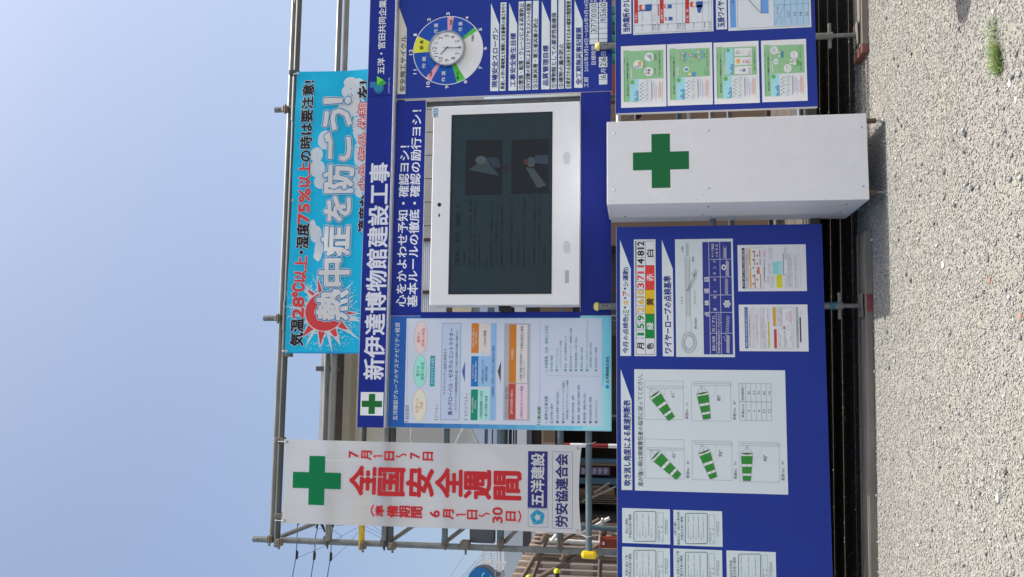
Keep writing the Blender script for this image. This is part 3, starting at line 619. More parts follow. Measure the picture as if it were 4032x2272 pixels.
# --- screen unit
MY = .0; mx0, mx1 = xof(1990, 1201, MY), xof(1990, 409, MY); mz1, mz0 = zof(1690, 1202, MY), zof(2281, 1202, MY)
MN = thing('screen_unit', 'white boxed electronic display with a dark sleeping screen showing faint text', 'display screen', (mx0, MY, mz0))
obj('housing', MB().box(mx0, mx1, MY, MY+.20, mz0, mz1), WHITEP, MN, .006)
qx0, qx1, qz1, qz0 = xof(1990, 1158, MY), xof(1990, 446, MY), zof(1765, 1158, MY), zof(2172, 1158, MY)
BEZ = mat('black_bezel', (20, 22, 26), .3)
obj('bezel', MB().box(qx0, qx1, MY-.003, MY-.0005, qz0, qz1), BEZ, MN)
SCR = mat('sleeping_screen', (38, 51, 58), .2, spec=.2, noise=.05, nscale=3)
obj('screen', MB().box(qx0+.012, qx1-.012, MY-.0045, MY-.0031, qz0+.012, qz1-.02), SCR, MN)
K10 = Ctx(1700, 400, 1.815)
pr = Print(MN, MY-.0045, K10, step=.0007); sc = (20, 28, 33)
for t, X0, X1, Ya, Yb in (('【事例１ 転倒（建築）】', 162, 200, 745, 1165), ('(災害概要)', 226, 242, 1065, 1165), ('内装工がボードを持って歩行中、床に置か', 262, 280, 690, 1180), ('れていた配管材に乗ってしまい転倒した。', 294, 312, 700, 1180),
                          ('[右膝捻挫 不休]', 330, 346, 950, 1180), ('(原因)', 385, 400, 1115, 1180), ('①設備配管加工ヤードを横切ろうとして、', 414, 434, 700, 1180), ('加工している配管材を跨ごうとした。', 450, 470, 725, 1165), ('②設備配管加工ヤードの区画や表示が', 488, 506, 735, 1180),
                          ('なかった。', 524, 542, 1040, 1155), ('③資材運搬ルートが確保できていなかった。', 558, 576, 672, 1180), ('(再発防止対策)', 610, 626, 1005, 1180), ('①配管加工ヤードを横切らない(近道行為の', 650, 668, 672, 1180), ('禁止)。', 688, 704, 1080, 1150), ('②設備配管加工ヤードおよび資材ヤードを', 722, 740, 678, 1180),
                          ('カラーコーン等で区画し、資材ヤードの', 758, 778, 678, 1150), ('明示を行う。', 794, 812, 1010, 1150)):
    pr.text(t, X0, X1, Ya, Yb, sc, 2)
for X0, X1, Ya, Yb in ((240, 500, 275, 665), (568, 834, 270, 657)):
    pr.rect(X0, X1, Ya, Yb, (22, 28, 34), 2, 'picture')
pr.poly([(262, 488), (385, 400), (480, 530)], (48, 62, 69), 3, 'picture'); pr.ell(310, 390, 388, 448, (66, 78, 84), 4, name='picture'); pr.poly([(385, 400), (470, 400), (495, 470), (430, 470)], (40, 52, 66), 3, 'picture')
pr.poly([(670, 470), (730, 480), (820, 600), (755, 618)], (54, 66, 72), 3, 'picture'); pr.ell(655, 690, 410, 450, (70, 44, 46), 4, name='picture'); pr.ell(680, 740, 395, 470, (60, 70, 76), 3, name='picture'); pr.poly([(735, 385), (832, 380), (832, 450), (740, 440)], (44, 56, 72), 3, 'picture')
pr.poly([(500, 480), (530, 490), (530, 505), (562, 472), (532, 440), (530, 455), (500, 455)], (40, 34, 38), 2)
pr.done()
pr = Print(MN, MY, KM)
pr.rect(500, 545, 72, 138, (170, 190, 215), 1, 'sticker'); pr.text('NETIS', 512, 530, 75, 136, (30, 60, 110), 2, fat=.02); pr.rect(534, 538, 75, 136, (40, 90, 140), 2)
pr.ell(538, 563, 698, 724, (26, 26, 30), 1, name='camera_lens'); pr.rect(544, 554, 770, 790, (40, 40, 44), 1, 'sensor'); pr.rect(1376, 1402, 1142, 1226, (150, 154, 164), 1, 'sensor_window')
for Ya in (365, 952):    # loudspeaker holes
    for i in range(12):
        for j in range(22):
            X, Y = 1366+i*3.9, Ya+j*3.7
            if ((i-5.5)/6.2)**4+((j-10.5)/11)**2 < 1: pr.ell(X, X+2.0, Y, Y+2.0, (84, 86, 92), 1, 6, 'speaker_holes')
pr.done()
hx_, hz_ = P(1990, 1207, MY+.05)
obj('latch_box', MB().box(hx_-.035, hx_+.01, MY+.06, MY+.15, hz_-.035, hz_+.055), DARK, MN, .004)
obj('mount', MB().box(mx0+.1, mx1-.1, MY+.205, MY+.33, (mz0+mz1)/2-.04, (mz0+mz1)/2+.04), PIPED, MN)
# ============================================================ LOWER BOARDS
lx1 = (xof(2430, 894, 0)+xof(3236, 882, 0))/2; lz1, lz0 = zof(2427, 894, 0), zof(3236, 882, 0)
LL = board('lower_left_board', 'long low blue board with charts and notices left of the white cross box', 'notice board', -2.45, lx1, lz0, lz1, 0, .035, BLUE)
rx0 = (xof(2424, 448, 0)+xof(3220, 418, 0))/2
LR = board('lower_right_board', 'low blue board with green notices and crane signals right of the white cross box', 'notice board', rx0, 4.1, zof(3220, 418, 0), zof(2424, 448, 0), 0, .045, BLUE)
pr = Print(LL, 0, K5)
LW = (190, 202, 222)
wedge(pr, 168, 282, 1348, 279, 425, 165, 122, LW)
for t, Ya, Yb, c in (('今月の点検色(', 908, 1318, TB), ('ミ', 862, 900, (16, 120, 66)), ('・', 822, 850, TB), ('キ', 757, 808, (206, 160, 40)), ('・', 722, 748, TB), ('ア', 662, 712, (180, 40, 50)), ('・', 622, 650, TB), ('シ運動)', 408, 612, TB)):
    pr.text(t, 196 if t != '・' else 218, 262 if t != '・' else 232, Ya, Yb, c, 2, fat=.02)
wedge(pr, 618, 735, 1352, 723, 425, 607, 120, LW); pr.text('ワイヤーロープの点検基準', 634, 714, 502, 1318, TB, 2, fat=.032)
pr.c = K6
wedge(pr, 168, 275, 1325, 268, 440, 160, 135, LW); pr.text('吹き流し角度による風速判断表', 190, 262, 440, 1280, TB, 2, fat=.032)
pr.done()
# colour table
tb = sheet('colour_table', 'white month and colour table with green, yellow and red cells on the lower board', 'table', K5, 318, 550, 115, 1350, 0, (190, 200, 208))
tb.rect(334, 533, 132, 1334, (30, 32, 40), 1)
def cell(X0, X1, Ya, Yb, c): tb.rect(X0, X1, Ya+2, Yb-2, c, 2, 'cell')
cell(338, 432, 1160, 1332, (194, 202, 210)); cell(436, 530, 1160, 1332, (194, 202, 210)); tb.text('月', 350, 420, 1212, 1278, BLK, 3, fat=.035); tb.text('色', 448, 518, 1212, 1278, BLK, 3, fat=.035)
ms = ['1', '5', '9', '2', '6', '10', '3', '7', '11', '4', '8', '12']; cc = [(16, 124, 66), (208, 158, 40), (196, 52, 56), (24, 26, 34)]
for i, t in enumerate(ms):
    Yb = 1160-i*85.6; Ya = Yb-85.6; cell(338, 432, Ya, Yb, (194, 202, 210)); w = 26 if len(t) == 1 else 36
    if t == '1': w = 12
    tb.text(t, 350, 418, (Ya+Yb)/2-w, (Ya+Yb)/2+w, cc[i//3], 3, res=2, fat=.04)
for i, (t, c, tc_) in enumerate((('緑', (14, 124, 58), W), ('黄', (206, 164, 26), BLK), ('赤', (196, 54, 56), (222, 222, 226)), ('白', (196, 203, 212), BLK))):
    Yb = 1160-i*256.8; cell(436, 530, Yb-256.8, Yb, c); tb.text(t, 446, 520, Yb-165, Yb-90, tc_, 3, fat=.025)
tb.done()
# wire rope sheet
wr = sheet('wire_rope_chart', 'pale wire rope inspection chart with line drawings of ropes over a blue table', 'chart', K5, 760, 1382, 110, 1360, 0, (184, 196, 204))
RL = (96, 104, 108)
for i in range(24):     # the eye of the rope
    a0, a1 = 2*math.pi*i/24, 2*math.pi*(i+1)/24
    for r in (1, .62): wr.line((897+78*r*math.cos(a0), 1205+112*r*math.sin(a0)), (897+78*r*math.cos(a1), 1205+112*r*math.sin(a1)), RL, .002)
    wr.line((897+78*math.cos(a0), 1205+112*math.sin(a0)), (897+48*math.cos(a0+.35), 1205+69*math.sin(a0+.35)), RL, .0018)
wr.polyline([(866, 1090), (862, 1000), (866, 920)], RL); wr.polyline([(922, 1092), (918, 1000), (910, 920)], RL)
for i in range(34):
    Y = 915-i*18; X = 868-(915-Y)*.018; wr.line((X, Y), (X+44, Y-14+30), RL, .002); 
wr.line((866, 915), (852, 300), RL, .002); wr.line((910, 915), (900, 300), RL, .002)
for i in range(11): wr.line((866, 292-i*13), (886, 292-i*13+8), RL, .0016)
wr.line((866, 292), (864, 150), RL, .0016); wr.line((888, 292), (886, 150), RL, .0016)
wr.polyline([(870, 665), (900, 610), (925, 560), (950, 520), (960, 470), (970, 435)], RL, .002); wr.polyline([(895, 665), (922, 615), (945, 570), (968, 530), (975, 480), (985, 445)], RL, .002)
for i in range(14): Y = 655-i*14; X = 885+(655-Y)*.42; wr.line((X-14, Y), (X+14, Y+10), RL, .0016)
for a in ((915, 480), (925, 455), (945, 430), (965, 420), (985, 455)): wr.line((950, 510), a, RL, .0016)
for t, X0, X1, Ya, Yb in (('1より', 808, 832, 718, 795), ('心鋼', 815, 838, 195, 250), ('素線', 926, 948, 300, 352), ('ストランド', 948, 972, 655, 805), ('標示箇所', 955, 980, 945, 1065)): wr.text(t, X0, X1, Ya, Yb, (60, 66, 74), 2)
NB = (44, 52, 130)
wr.rect(1053, 1362, 140, 1332, NB, 1, 'blue_table')
for t, Ya, Yb in (('点', 880, 935), ('検', 760, 815), ('項', 635, 688), ('目', 515, 560)): wr.text(t, 1060, 1110, Ya, Yb, W, 3, fat=.02)
for X in (1120, 1238): wr.rect(X, X+4, 140, 1332, W, 2)
wr.rect(1188, 1192, 888, 1332, W, 2)
for Y in (1108, 887, 703, 512, 325): wr.rect(1120, 1362, Y-2, Y+2, W, 3)
for Y in (1218, 998): wr.rect(1190, 1240, Y-1.5, Y+1.5, W, 3)
for t, X0, X1, Ya, Yb in (('素線の断線', 1142, 1176, 1140, 1296), ('形くずれ', 1140, 1174, 920, 1092), ('摩', 1152, 1190, 840, 870), ('耗', 1152, 1190, 712, 740), ('さ', 1152, 1188, 655, 680), ('び', 1152, 1188, 528, 555), ('キ', 1150, 1185, 460, 486), ('ン', 1150, 1185, 400, 425), ('ク', 1150, 1185, 338, 362),
                          ('サツマ編組', 1132, 1162, 160, 305), ('のゆるみ', 1176, 1206, 165, 305), ('普通断線', 1202, 1226, 1224, 1322), ('集中断線', 1202, 1226, 1118, 1212), ('形くずれ', 1200, 1224, 1004, 1100), ('くぼみきず', 1200, 1224, 900, 992)):
    wr.text(t, X0, X1, Ya, Yb, W, 3)
def rope(Ya, Yb, X, slope=0, step=9):
    n = int((Yb-Ya)/step)
    for i in range(n):
        Y = Yb-i*step; x_ = X+slope*(Yb-Y); wr.poly([(x_-16, Y-4), (x_-18, Y-9), (x_+16, Y+1), (x_+18, Y+6)], W, 3, 'rope_drawing')
rope(1125, 1315, 1308); rope(905, 1095, 1300, .05, 18); rope(520, 690, 1292, 0, 14); rope(335, 500, 1300); rope(165, 312, 1275, 0, 10)
for a, b_ in ((1280, 1160), (1300, 1130), (1290, 1190)): wr.line((a, b_), (a-24, b_-14), W, .003, 3)
for i in range(7):
    a = i*math.pi/3; X, Y = (1298, 797) if i == 6 else (1298+27*math.cos(a), 797+29*math.sin(a)); wr.ell(X-13, X+13, Y-13, Y+13, W, 3, 14, 'rope_drawing'); wr.ell(X-4, X+4, Y-4, Y+4, NB, 4, 8, 'rope_drawing')
wr.ell(1240, 1285, 380, 440, W, 4, 20, 'rope_drawing'); wr.ell(1252, 1275, 395, 425, NB, 5, 14, 'rope_drawing'); wr.ell(1262, 1288, 160, 205, NB, 5, 14, 'rope_drawing')
wr.done()
# windsock chart
wk = sheet('windsock_chart', 'large white windsock chart with five green striped windsock drawings', 'chart', K6, 300, 1810, 140, 1350, 0, (188, 199, 214))
wk.text('風が強い時は現場責任者の指示に従ってください。', 332, 384, 185, 1288, (40, 44, 56), 1, fat=.008)
GG = (44, 126, 52); LN = (110, 120, 130)
for ang, X0, X1, Ya, Yb, tx, cap in ((42, 400, 790, 825, 1214, (668, 698, 950, 1015), (808, 838, 1030, 1208)), (61, 395, 782, 250, 632, (655, 690, 350, 415), (798, 828, 455, 625)), (70, 868, 1262, 840, 1228, (1126, 1164, 930, 998), (1278, 1308, 1038, 1218)),
                                    (80, 858, 1250, 258, 645, (1108, 1144, 385, 445), (1268, 1298, 440, 635)), (90, 1332, 1730, 852, 1247, (1566, 1604, 975, 1042), (1745, 1777, 1032, 1232))):
    wk.frame(X0, X1, Ya, Yb, LN)
    pY = Ya+ (85 if ang == 42 else 50 if ang == 61 else 18); wk.frame(X0+22, X1-4, pY, pY+22, (80, 88, 96))
    ax_, ay_ = X0+(50 if ang == 42 else 58 if ang == 61 else 90 if ang == 70 else 95 if ang == 80 else 72), pY+24
    a = math.radians({42: 43, 61: 55, 70: 70, 80: 80, 90: 90}[ang]); d = (math.cos(a), math.sin(a)); nn = (-d[1], d[0]); Lk = {42: 385, 61: 365, 70: 345, 80: 330, 90: 340}[ang]
    def at(t, s_): wd = 59-22*t; q = 68+(Lk-68)*t; return (ax_+d[0]*q+nn[0]*wd*s_, ay_+d[1]*q+nn[1]*wd*s_)
    for t0_, t1_, c in ((0, .10, (200, 206, 212)), (.10, .40, GG), (.40, .49, (200, 206, 212)), (.49, .74, GG), (.74, .82, (200, 206, 212)), (.82, 1, GG)):
        wk.poly([at(t0_, -1), at(t1_, -1), at(t1_, 1), at(t0_, 1)], c, 2, 'windsock')
    for q in (-1, 1): wk.line(at(0, q), at(1, q), (40, 60, 44), .0016, 3); wk.line((ax_, ay_), at(0, q), (70, 74, 80), .0014, 3)
    wk.line((ax_, ay_), (ax_+d[0]*(Lk+14), ay_+d[1]*(Lk+14)), (50, 80, 54), .0014, 3); wk.line(at(0, -1), at(0, 1), (60, 66, 70), .0016, 3); wk.line(at(1, -1), at(1, 1), (60, 66, 70), .0016, 3)
    m0 = at(.02, 0); wk.poly([(m0[0]+nn[0]*52*math.cos(u)+d[0]*9*math.sin(u), m0[1]+nn[1]*52*math.cos(u)+d[1]*9*math.sin(u)) for u in [k*math.pi/8 for k in range(16)]], (60, 112, 58), 3, 'windsock')
    arc = [(ax_+150*math.cos(u), ay_+150*math.sin(u)) for u in [a*k/7 for k in range(8)]]; wk.polyline(arc, LN, .0012, 1)
    wk.text('%d°' % ang, tx[0], tx[1], tx[2], tx[3], (50, 54, 64), 2, res=2); wk.text('風速%dm　%d°' % ({42: 4, 61: 6, 70: 8, 80: 10, 90: 12}[ang], ang), cap[0], cap[1], cap[2], cap[3], (50, 54, 64), 2)
wk.frame(1330, 1650, 275, 640, (60, 66, 78))
for X in (1397, 1447, 1498, 1549, 1600): wk.rect(X, X+2, 275, 640, (70, 76, 88), 2, 'printed_line')
wk.rect(1330, 1650, 455, 458, (70, 76, 88), 3, 'printed_line')
wk.text('風速(m/s)', 1352, 1382, 478, 612, (60, 64, 74), 2); wk.text('吹流角度(°)', 1350, 1380, 287, 440, (60, 64, 74), 2)
for i, (u, v_) in enumerate((('4', '42'), ('6', '61'), ('8', '70'), ('10', '80'), ('12', '90'))):
    X = 1410+i*51; w = 9*len(u); wk.text(u, X, X+24, 546-w, 546+w, (60, 64, 74), 2); wk.text(v_, X, X+24, 350, 386, (60, 64, 74), 2)
wk.done()
# job duty sheets
def duty(label, X0, X1, Ya, Yb, heads, n):
    p_ = sheet('duty_sheet', label, 'notice', K7, X0, X1, Ya, Yb, 0, (186, 200, 220), group='white duty sheets on the lower left board')
    cy_ = (Ya+Yb)/2; T_ = (50, 56, 80); nh = len(heads)
    for i, t in enumerate(heads):
        X = X0+84-(nh-1-i)*29; w = len(t)*12.6; p_.text(t, X-(24 if nh > 2 else 30), X-(2 if nh > 2 else 5), cy_-w, cy_+w, T_, 1)
    a, b_ = X0+98, X0+284; r = 14
    def rr(u0, u1, v0, v1):
        pts = []
        for cx_, cy2, s in ((u0+r, v0+r, 180), (u1-r, v0+r, 270), (u1-r, v1-r, 0), (u0+r, v1-r, 90)):
            for k in range(5): t = math.radians(s+k*22.5); pts.append((cx_+r*math.cos(t), cy2+r*math.sin(t)))
        return pts
    q = rr(a, b_, Ya+24, Yb-20); p_.polyline(q+[q[0]], (60, 76, 84), .004)
    body = ['１．作業の方法を決定し、作業を直接', '　指揮すること。', '２．器具及び工具を点検し、不良品を', '　取り除くこと。', '３．安全帯等及び保護帽の使用状況を', '　監視すること。', '４．作業の進行状況を監視すること。'][:n]
    for i, t in enumerate(body):
        X = a+22+i*(150/n); p_.text(t.replace('　', ''), X, X+9, Ya+42, Yb-(42 if t[0] != '　' else 54) if t[0] != '　' else Yb-54, (70, 78, 100), 1) if t[0] != '　' else p_.text(t.strip('　'), X, X+9, cy_+20, Yb-54, (70, 78, 100), 1)
    p_.frame(X0+300, X0+350, Ya+34, Yb-18, (100, 110, 120)); p_.text('作業主任者　正', X0+306, X0+317, cy_, Yb-30, (70, 78, 100), 1); p_.text('氏　　名　副', X0+330, X0+341, cy_, Yb-30, (70, 78, 100), 1)
    p_.text('新伊達博物館建設工事', X0+362, X0+371, Ya+92, Yb-80, (70, 78, 100), 1); p_.text('五洋・宮田共同企業体', X0+376, X0+385, Ya+92, Yb-80, (70, 78, 100), 1)
    p_.done()
duty('white duty sheet alone in the upper right of the five duty sheets', 752, 1157, 92, 388, ['地山の掘削', '作業主任者の職務'], 6)
duty('white duty sheet with three heading lines in the middle column', 1187, 1600, 108, 408, ['<第二種>', '酸素欠乏・硫化水素危険', '作業主任者の職務'], 7)
duty('white duty sheet at the top left cut by the left edge of the view', 752, 1157, 420, 724, ['足場の組立て等', '作業主任者の職務'], 6)
duty('white duty sheet cut by the view edge in the middle of the lower left trio', 1187, 1600, 436, 740, ['型わく支保工の組立て等', '作業主任者の職務'], 6)
duty('lowest of the five white duty sheets on the blue board', 1637, 2055, 452, 756, ['特定化学物質', '作業主任者の職務'], 5)
# two printed paper notices
a4 = sheet('paper_notice', 'paper notice with a black title bar and yellow and cyan boxes', 'notice', KA, 22, 875, 74, 652, 0, (200, 204, 226), group='plastic covered paper notices on the lower left board')
a4.rect(76, 108, 115, 620, (40, 42, 50), 1); a4.text('熱中症（疑い）が発生した場合の処置手順', 81, 103, 140, 596, W, 2, fat=.01); a4.rect(114, 143, 115, 620, (176, 178, 190), 1); a4.text('現場巡視、「いつもと違う」と感じたら、熱中症を疑う', 121, 134, 190, 525, (60, 60, 70), 2)
for X0, X1, Ya, Yb, c in ((168, 186, 360, 608, (206, 150, 40)), (158, 176, 125, 338, (206, 150, 40)), (226, 240, 530, 612, (180, 110, 90)), (222, 236, 440, 522, (180, 110, 90)), (218, 231, 248, 330, (180, 110, 90)), (216, 229, 145, 230, (180, 110, 90)),
                          (297, 309, 435, 612, (180, 110, 90)), (256, 290, 352, 440, (190, 120, 90)), (288, 300, 248, 328, (180, 110, 90)), (284, 297, 145, 230, (180, 110, 90)), (446, 568, 280, 444, (140, 204, 222)), (497, 572, 446, 612, (210, 208, 40)), (382, 410, 455, 560, (180, 182, 192)), (606, 634, 420, 615, (184, 186, 198)), (596, 622, 108, 262, (176, 180, 192)), (336, 366, 142, 222, (228, 170, 190))):
    a4.rect(X0, X1, Ya, Yb, c, 1)
for i in range(9): a4.ell(200+(i % 2)*50, 218+(i % 2)*50, 150+i*50, 172+i*50, (40, 40, 50), 1, 8)
for i, (X, Ya, Yb) in enumerate(((148, 140, 600), (420, 470, 600), (434, 470, 610), (448, 470, 600), (462, 470, 590), (394, 300, 440), (408, 290, 440), (422, 310, 440), (400, 110, 260), (414, 110, 260), (428, 110, 260), (442, 120, 260), (460, 300, 430), (476, 300, 430), (492, 300, 425), (508, 290, 430), (510, 460, 600), (530, 455, 600), (548, 455, 600), (640, 200, 600), (652, 190, 600), (664, 210, 600), (676, 200, 600), (690, 240, 600), (735, 220, 605), (755, 220, 605))):
    a4.text('熱中症のおそれがある者を発見したら作業から離脱し身体の冷却'[i % 7:i % 7+max(6, int((Yb-Ya)/14))], X, X+8, Ya, Yb, (90, 92, 110), 2)
a4.frame(148, 344, 112, 618, (130, 132, 145)); a4.frame(730, 800, 200, 610, (150, 152, 165)); a4.polyline([(345, 350), (348, 528), (380, 528)], (40, 40, 60), .002); a4.polyline([(350, 490), (352, 255), (372, 255)], (40, 40, 60), .002); a4.polyline([(570, 190), (582, 190), (584, 445), (602, 445)], (40, 40, 60), .003)
a4.done()
a5 = sheet('paper_notice', 'paper notice with a blue title bar and a red and an orange box', 'notice', KA, 38, 897, 818, 1399, 0, (200, 204, 226), group='plastic covered paper notices on the lower left board')
a5.rect(108, 148, 850, 1362, (62, 98, 156), 1); a5.text('職場における熱中症対策の強化について', 116, 138, 880, 1340, W, 2, fat=.01); a5.text('2025年6月1日に改正労働安全衛生規則が施行されました', 160, 178, 900, 1355, (50, 52, 64), 2)
for X0, X1, Ya, Yb, c in ((190, 240, 850, 1362, (184, 188, 200)), (300, 345, 862, 1362, (188, 190, 204)), (394, 411, 1030, 1355, (212, 212, 44)), (470, 504, 1124, 1362, (176, 58, 58)), (456, 492, 850, 1086, (204, 146, 44)), (748, 778, 848, 1362, (150, 154, 166)), (790, 808, 975, 1285, (52, 56, 66))):
    a5.rect(X0, X1, Ya, Yb, c, 1)
a5.frame(470, 720, 1124, 1362, (120, 122, 136)); a5.frame(456, 718, 850, 1086, (120, 122, 136)); a5.frame(300, 415, 862, 1362, (150, 152, 166)); a5.poly([(565, 1110), (605, 1122), (605, 1092)], (176, 58, 58), 2)
for i, (X, Ya, Yb, r_) in enumerate(((207, 1085, 1130, 0), (247, 940, 1258, 1), (262, 880, 1330, 1), (315, 975, 1240, 0), (340, 870, 1355, 0), (362, 1040, 1355, 0), (398, 1040, 1350, 0), (384, 870, 1020, 0), (525, 1150, 1345, 0), (545, 1190, 1345, 0), (590, 1145, 1345, 0), (605, 1150, 1345, 0), (620, 1250, 1345, 0), (670, 1210, 1290, 0), (690, 1145, 1345, 1), (510, 870, 1080, 0), (530, 860, 1080, 0), (548, 862, 1080, 0), (562, 862, 1080, 0), (618, 910, 1010, 0), (648, 895, 1030, 1), (664, 895, 1030, 1), (680, 890, 1060, 1), (756, 1010, 1200, 0), (797, 895, 960, 0))):
    a5.text('熱中症の自覚症状がある作業者や熱中症のおそれがある作業者を見つけた者がその旨を報告するための体制整備'[i % 5:i % 5+max(4, int((Yb-Ya)/15))], X, X+10, Ya, Yb, (170, 50, 60) if r_ else (84, 86, 104), 2)
a5.done()
# four laminated green notices
def green(ctx, X, Y, label, kind):
    s_ = sheet('laminated_notice', label, 'notice', ctx, X, X+540, Y-735, Y, 0, (196, 202, 226), group='laminated green notices on the lower right board')
    A = lambda a, b_, c, d: (X+a, X+b_, Y-d, Y-c)      # a,b down the sheet; c,d from its left side
    Gn = (126, 172, 134)
    s_.rect(*A(30, 105, 62, 675), Gn); s_.rect(*A(105, 505, 338, 675), Gn); s_.rect(*A(105, 510, 62, 336), (204, 210, 222))
    s_.rect(*A(105, 210, 62, 328), (140, 190, 226), 2, 'picture'); s_.rect(*A(210, 345, 62, 328), (186, 196, 204), 2, 'picture')
    for k in range(9): h = random.uniform(18, 58); s_.rect(*A(208-h, 208, 70+k*14, 80+k*14), (80, 130, 190) if k % 3 else (90, 150, 120), 3, 'picture')
    s_.ell(*A(108, 160, 270, 325), (90, 160, 80), 3, 16, 'picture'); s_.ell(*A(112, 130, 225, 243), (230, 170, 120), 3, 10, 'picture')
    for k in range(10): s_.ell(*A(222+(k % 2)*22, 244+(k % 2)*22, 84+k*22, 94+k*22), (70, 76, 88), 3, 8, 'picture')
    for k in range(12): yy_ = 70+k*20; s_.line((X+285+random.uniform(-15, 15), Y-yy_), (X+325, Y-yy_-random.uniform(10, 40)), (110, 118, 134), .002, 3)
    for k, (q, c) in enumerate(((360, (60, 110, 170)), (372, (206, 150, 70)), (390, (110, 170, 200)), (412, (150, 150, 200)), (455, (200, 150, 70)), (470, (190, 80, 90)), (490, (160, 160, 170)))): s_.rect(*A(q, q+6, 80+20*(k % 3), 318-25*(k % 2)), c, 3, 'printed_line')
    s_.frame(*A(425, 445, 120, 250), (120, 110, 190))
    D_ = (36, 60, 56)
    s_.text('みんなで取り組むサステナビリティ　第１回　インフラ建設業', *A(36, 48, 64, 590), D_, 2); s_.text('確かな品質のインフラや建築物で社会に貢献しよう！', *A(68, 88, 130, 590), (24, 44, 48), 2, fat=.01)
    s_.rect(*A(114, 130, 345, 480), (206, 214, 222), 2); s_.text('サステナビリティ目標', *A(117, 127, 352, 474), D_, 3)
    def circ(a, b_, c, d, fill=(206, 214, 226)): s_.ell(*A(a, b_, c, d), fill, 2, 26, 'picture')
    def man(a, c, s=1, hat=(200, 60, 60), b2=(50, 90, 170)):
        s_.ell(*A(a, a+26*s, c, c+22*s), hat, 4, 12, 'picture'); s_.ell(*A(a+10*s, a+32*s, c+2*s, c+20*s), (222, 190, 170), 5, 12, 'picture'); s_.rect(*A(a+32*s, a+62*s, c-4*s, c+26*s), b2, 4, 'picture')
    if kind == 0:
        circ(145, 262, 455, 560); circ(270, 385, 370, 478); circ(278, 390, 545, 650)
        man(285, 395, .9, (60, 60, 66), (150, 130, 120)); man(290, 430, .9, (60, 60, 66), (90, 90, 110)); s_.rect(*A(205, 240, 490, 545), (210, 150, 60), 4, 'picture'); man(165, 470, .8, (60, 60, 66), (120, 150, 210))
        for k in range(5): s_.rect(*A(350-k*12, 365, 560+k*14, 566+k*14), (80, 130, 100), 4, 'picture')
        for t, a, b_, c, d in (('意見交換', 395, 410, 390, 465), ('新技術の導入', 268, 283, 480, 550), ('作業効率', 395, 410, 560, 640), ('工程性アップ', 412, 426, 555, 640), ('新しい技術の積極的な活用', 448, 470, 380, 655)): s_.text(t, *A(a, b_, c, d), D_, 3)
    elif kind == 1:
        circ(190, 258, 395, 460); s_.rect(*A(205, 245, 412, 440), (60, 130, 180), 4, 'picture'); man(240, 352, 1.5, (220, 200, 60), (70, 130, 190))
        for a, c in ((155, 600), (150, 545), (250, 580), (350, 560), (352, 620)): man(a, c, 1.1, (214, 90, 80) if c != 620 else (220, 220, 220), (90, 150, 200))
        for a, c in ((215, 480), (295, 480), (380, 490)): s_.poly([(X+a, Y-c), (X+a+8, Y-c), (X+a+4, Y-c-45), (X+a-10, Y-c-45), (X+a-6, Y-c-60)], (190, 222, 196), 3)
        for t, a, b_, c, d in (('報告', 195, 210, 560, 610), ('連絡', 330, 344, 560, 610), ('相談', 430, 444, 570, 620), ('まずい！', 438, 455, 365, 440), ('おかしい、と思ったら、報・連・相', 465, 485, 360, 655)): s_.text(t, *A(a, b_, c, d), D_, 3)
    elif kind == 2:
        s_.rect(*A(135, 228, 345, 655), (140, 190, 226), 2, 'picture'); s_.ell(*A(140, 180, 610, 655), (90, 160, 80), 3, 14, 'picture')
        for k in range(7): h = random.uniform(18, 50); s_.rect(*A(226-h, 226, 350+k*18, 362+k*18), (80, 130, 190) if k > 2 else (90, 150, 120), 3, 'picture')
        for k in range(3): s_.rect(*A(240, 445, 352+k*108, 445+k*108), (206, 214, 226), 2, 'picture')
        man(300, 385, 1.1, (100, 160, 90), (80, 110, 160)); s_.rect(*A(262, 300, 480, 530), (210, 150, 60), 4, 'picture'); man(340, 490, 1, (80, 60, 60), (200, 130, 150)); man(310, 600, 1, (200, 210, 160), (210, 214, 220)); circ(258, 300, 590, 630, (200, 90, 90)); s_.ell(*A(264, 294, 596, 624), (206, 214, 226), 3, 16, 'picture')
        for t, a, b_, c, d in (('地域行事', 405, 418, 360, 430), ('緑化活動', 422, 436, 360, 430), ('交通ルール', 405, 418, 465, 540), ('守ろう', 422, 436, 480, 530), ('現場マナー', 405, 418, 570, 650), ('守ろう', 422, 436, 590, 640), ('地域のご理解が大切です', 470, 490, 390, 640)): s_.text(t, *A(a, b_, c, d), D_, 3)
    else:
        circ(100, 188, 560, 660); circ(135, 192, 440, 510); circ(255, 350, 345, 445); circ(335, 425, 510, 605)
        s_.rect(*A(150, 178, 462, 488), (120, 190, 180), 4, 'picture'); man(185, 570, 1.1, (220, 230, 240), (60, 120, 170)); man(185, 530, 1.1, (220, 230, 240), (60, 120, 170)); s_.ell(*A(370, 445, 425, 500), (90, 150, 90), 3, 16, 'picture'); man(325, 440, 1.3, (210, 214, 220), (190, 196, 200)); man(325, 480, 1.3, (210, 214, 220), (170, 176, 184))
        for t, a, b_, c, d in (('この作業は', 125, 138, 575, 640), ('大丈夫？', 145, 158, 580, 635), ('ここも確認', 285, 298, 355, 430), ('よし！', 308, 322, 375, 420), ('もう一度！', 370, 384, 520, 590), ('互いに確認。　ダブルチェック', 448, 470, 370, 660)): s_.text(t, *A(a, b_, c, d), D_, 3)
    s_.done()
green(K8, 350, 1276, 'topmost of the four laminated green notices, with three round pictures', 0)
green(K8, 903, 1252, 'second laminated green notice from the top, with arrows between little workers', 1)
green(K9, 40, 1233, 'third laminated green notice from the top, with three tall white picture boxes', 2)
green(K9, 610, 1209, 'lowest of the four laminated green notices, with four round speech bubbles', 3)
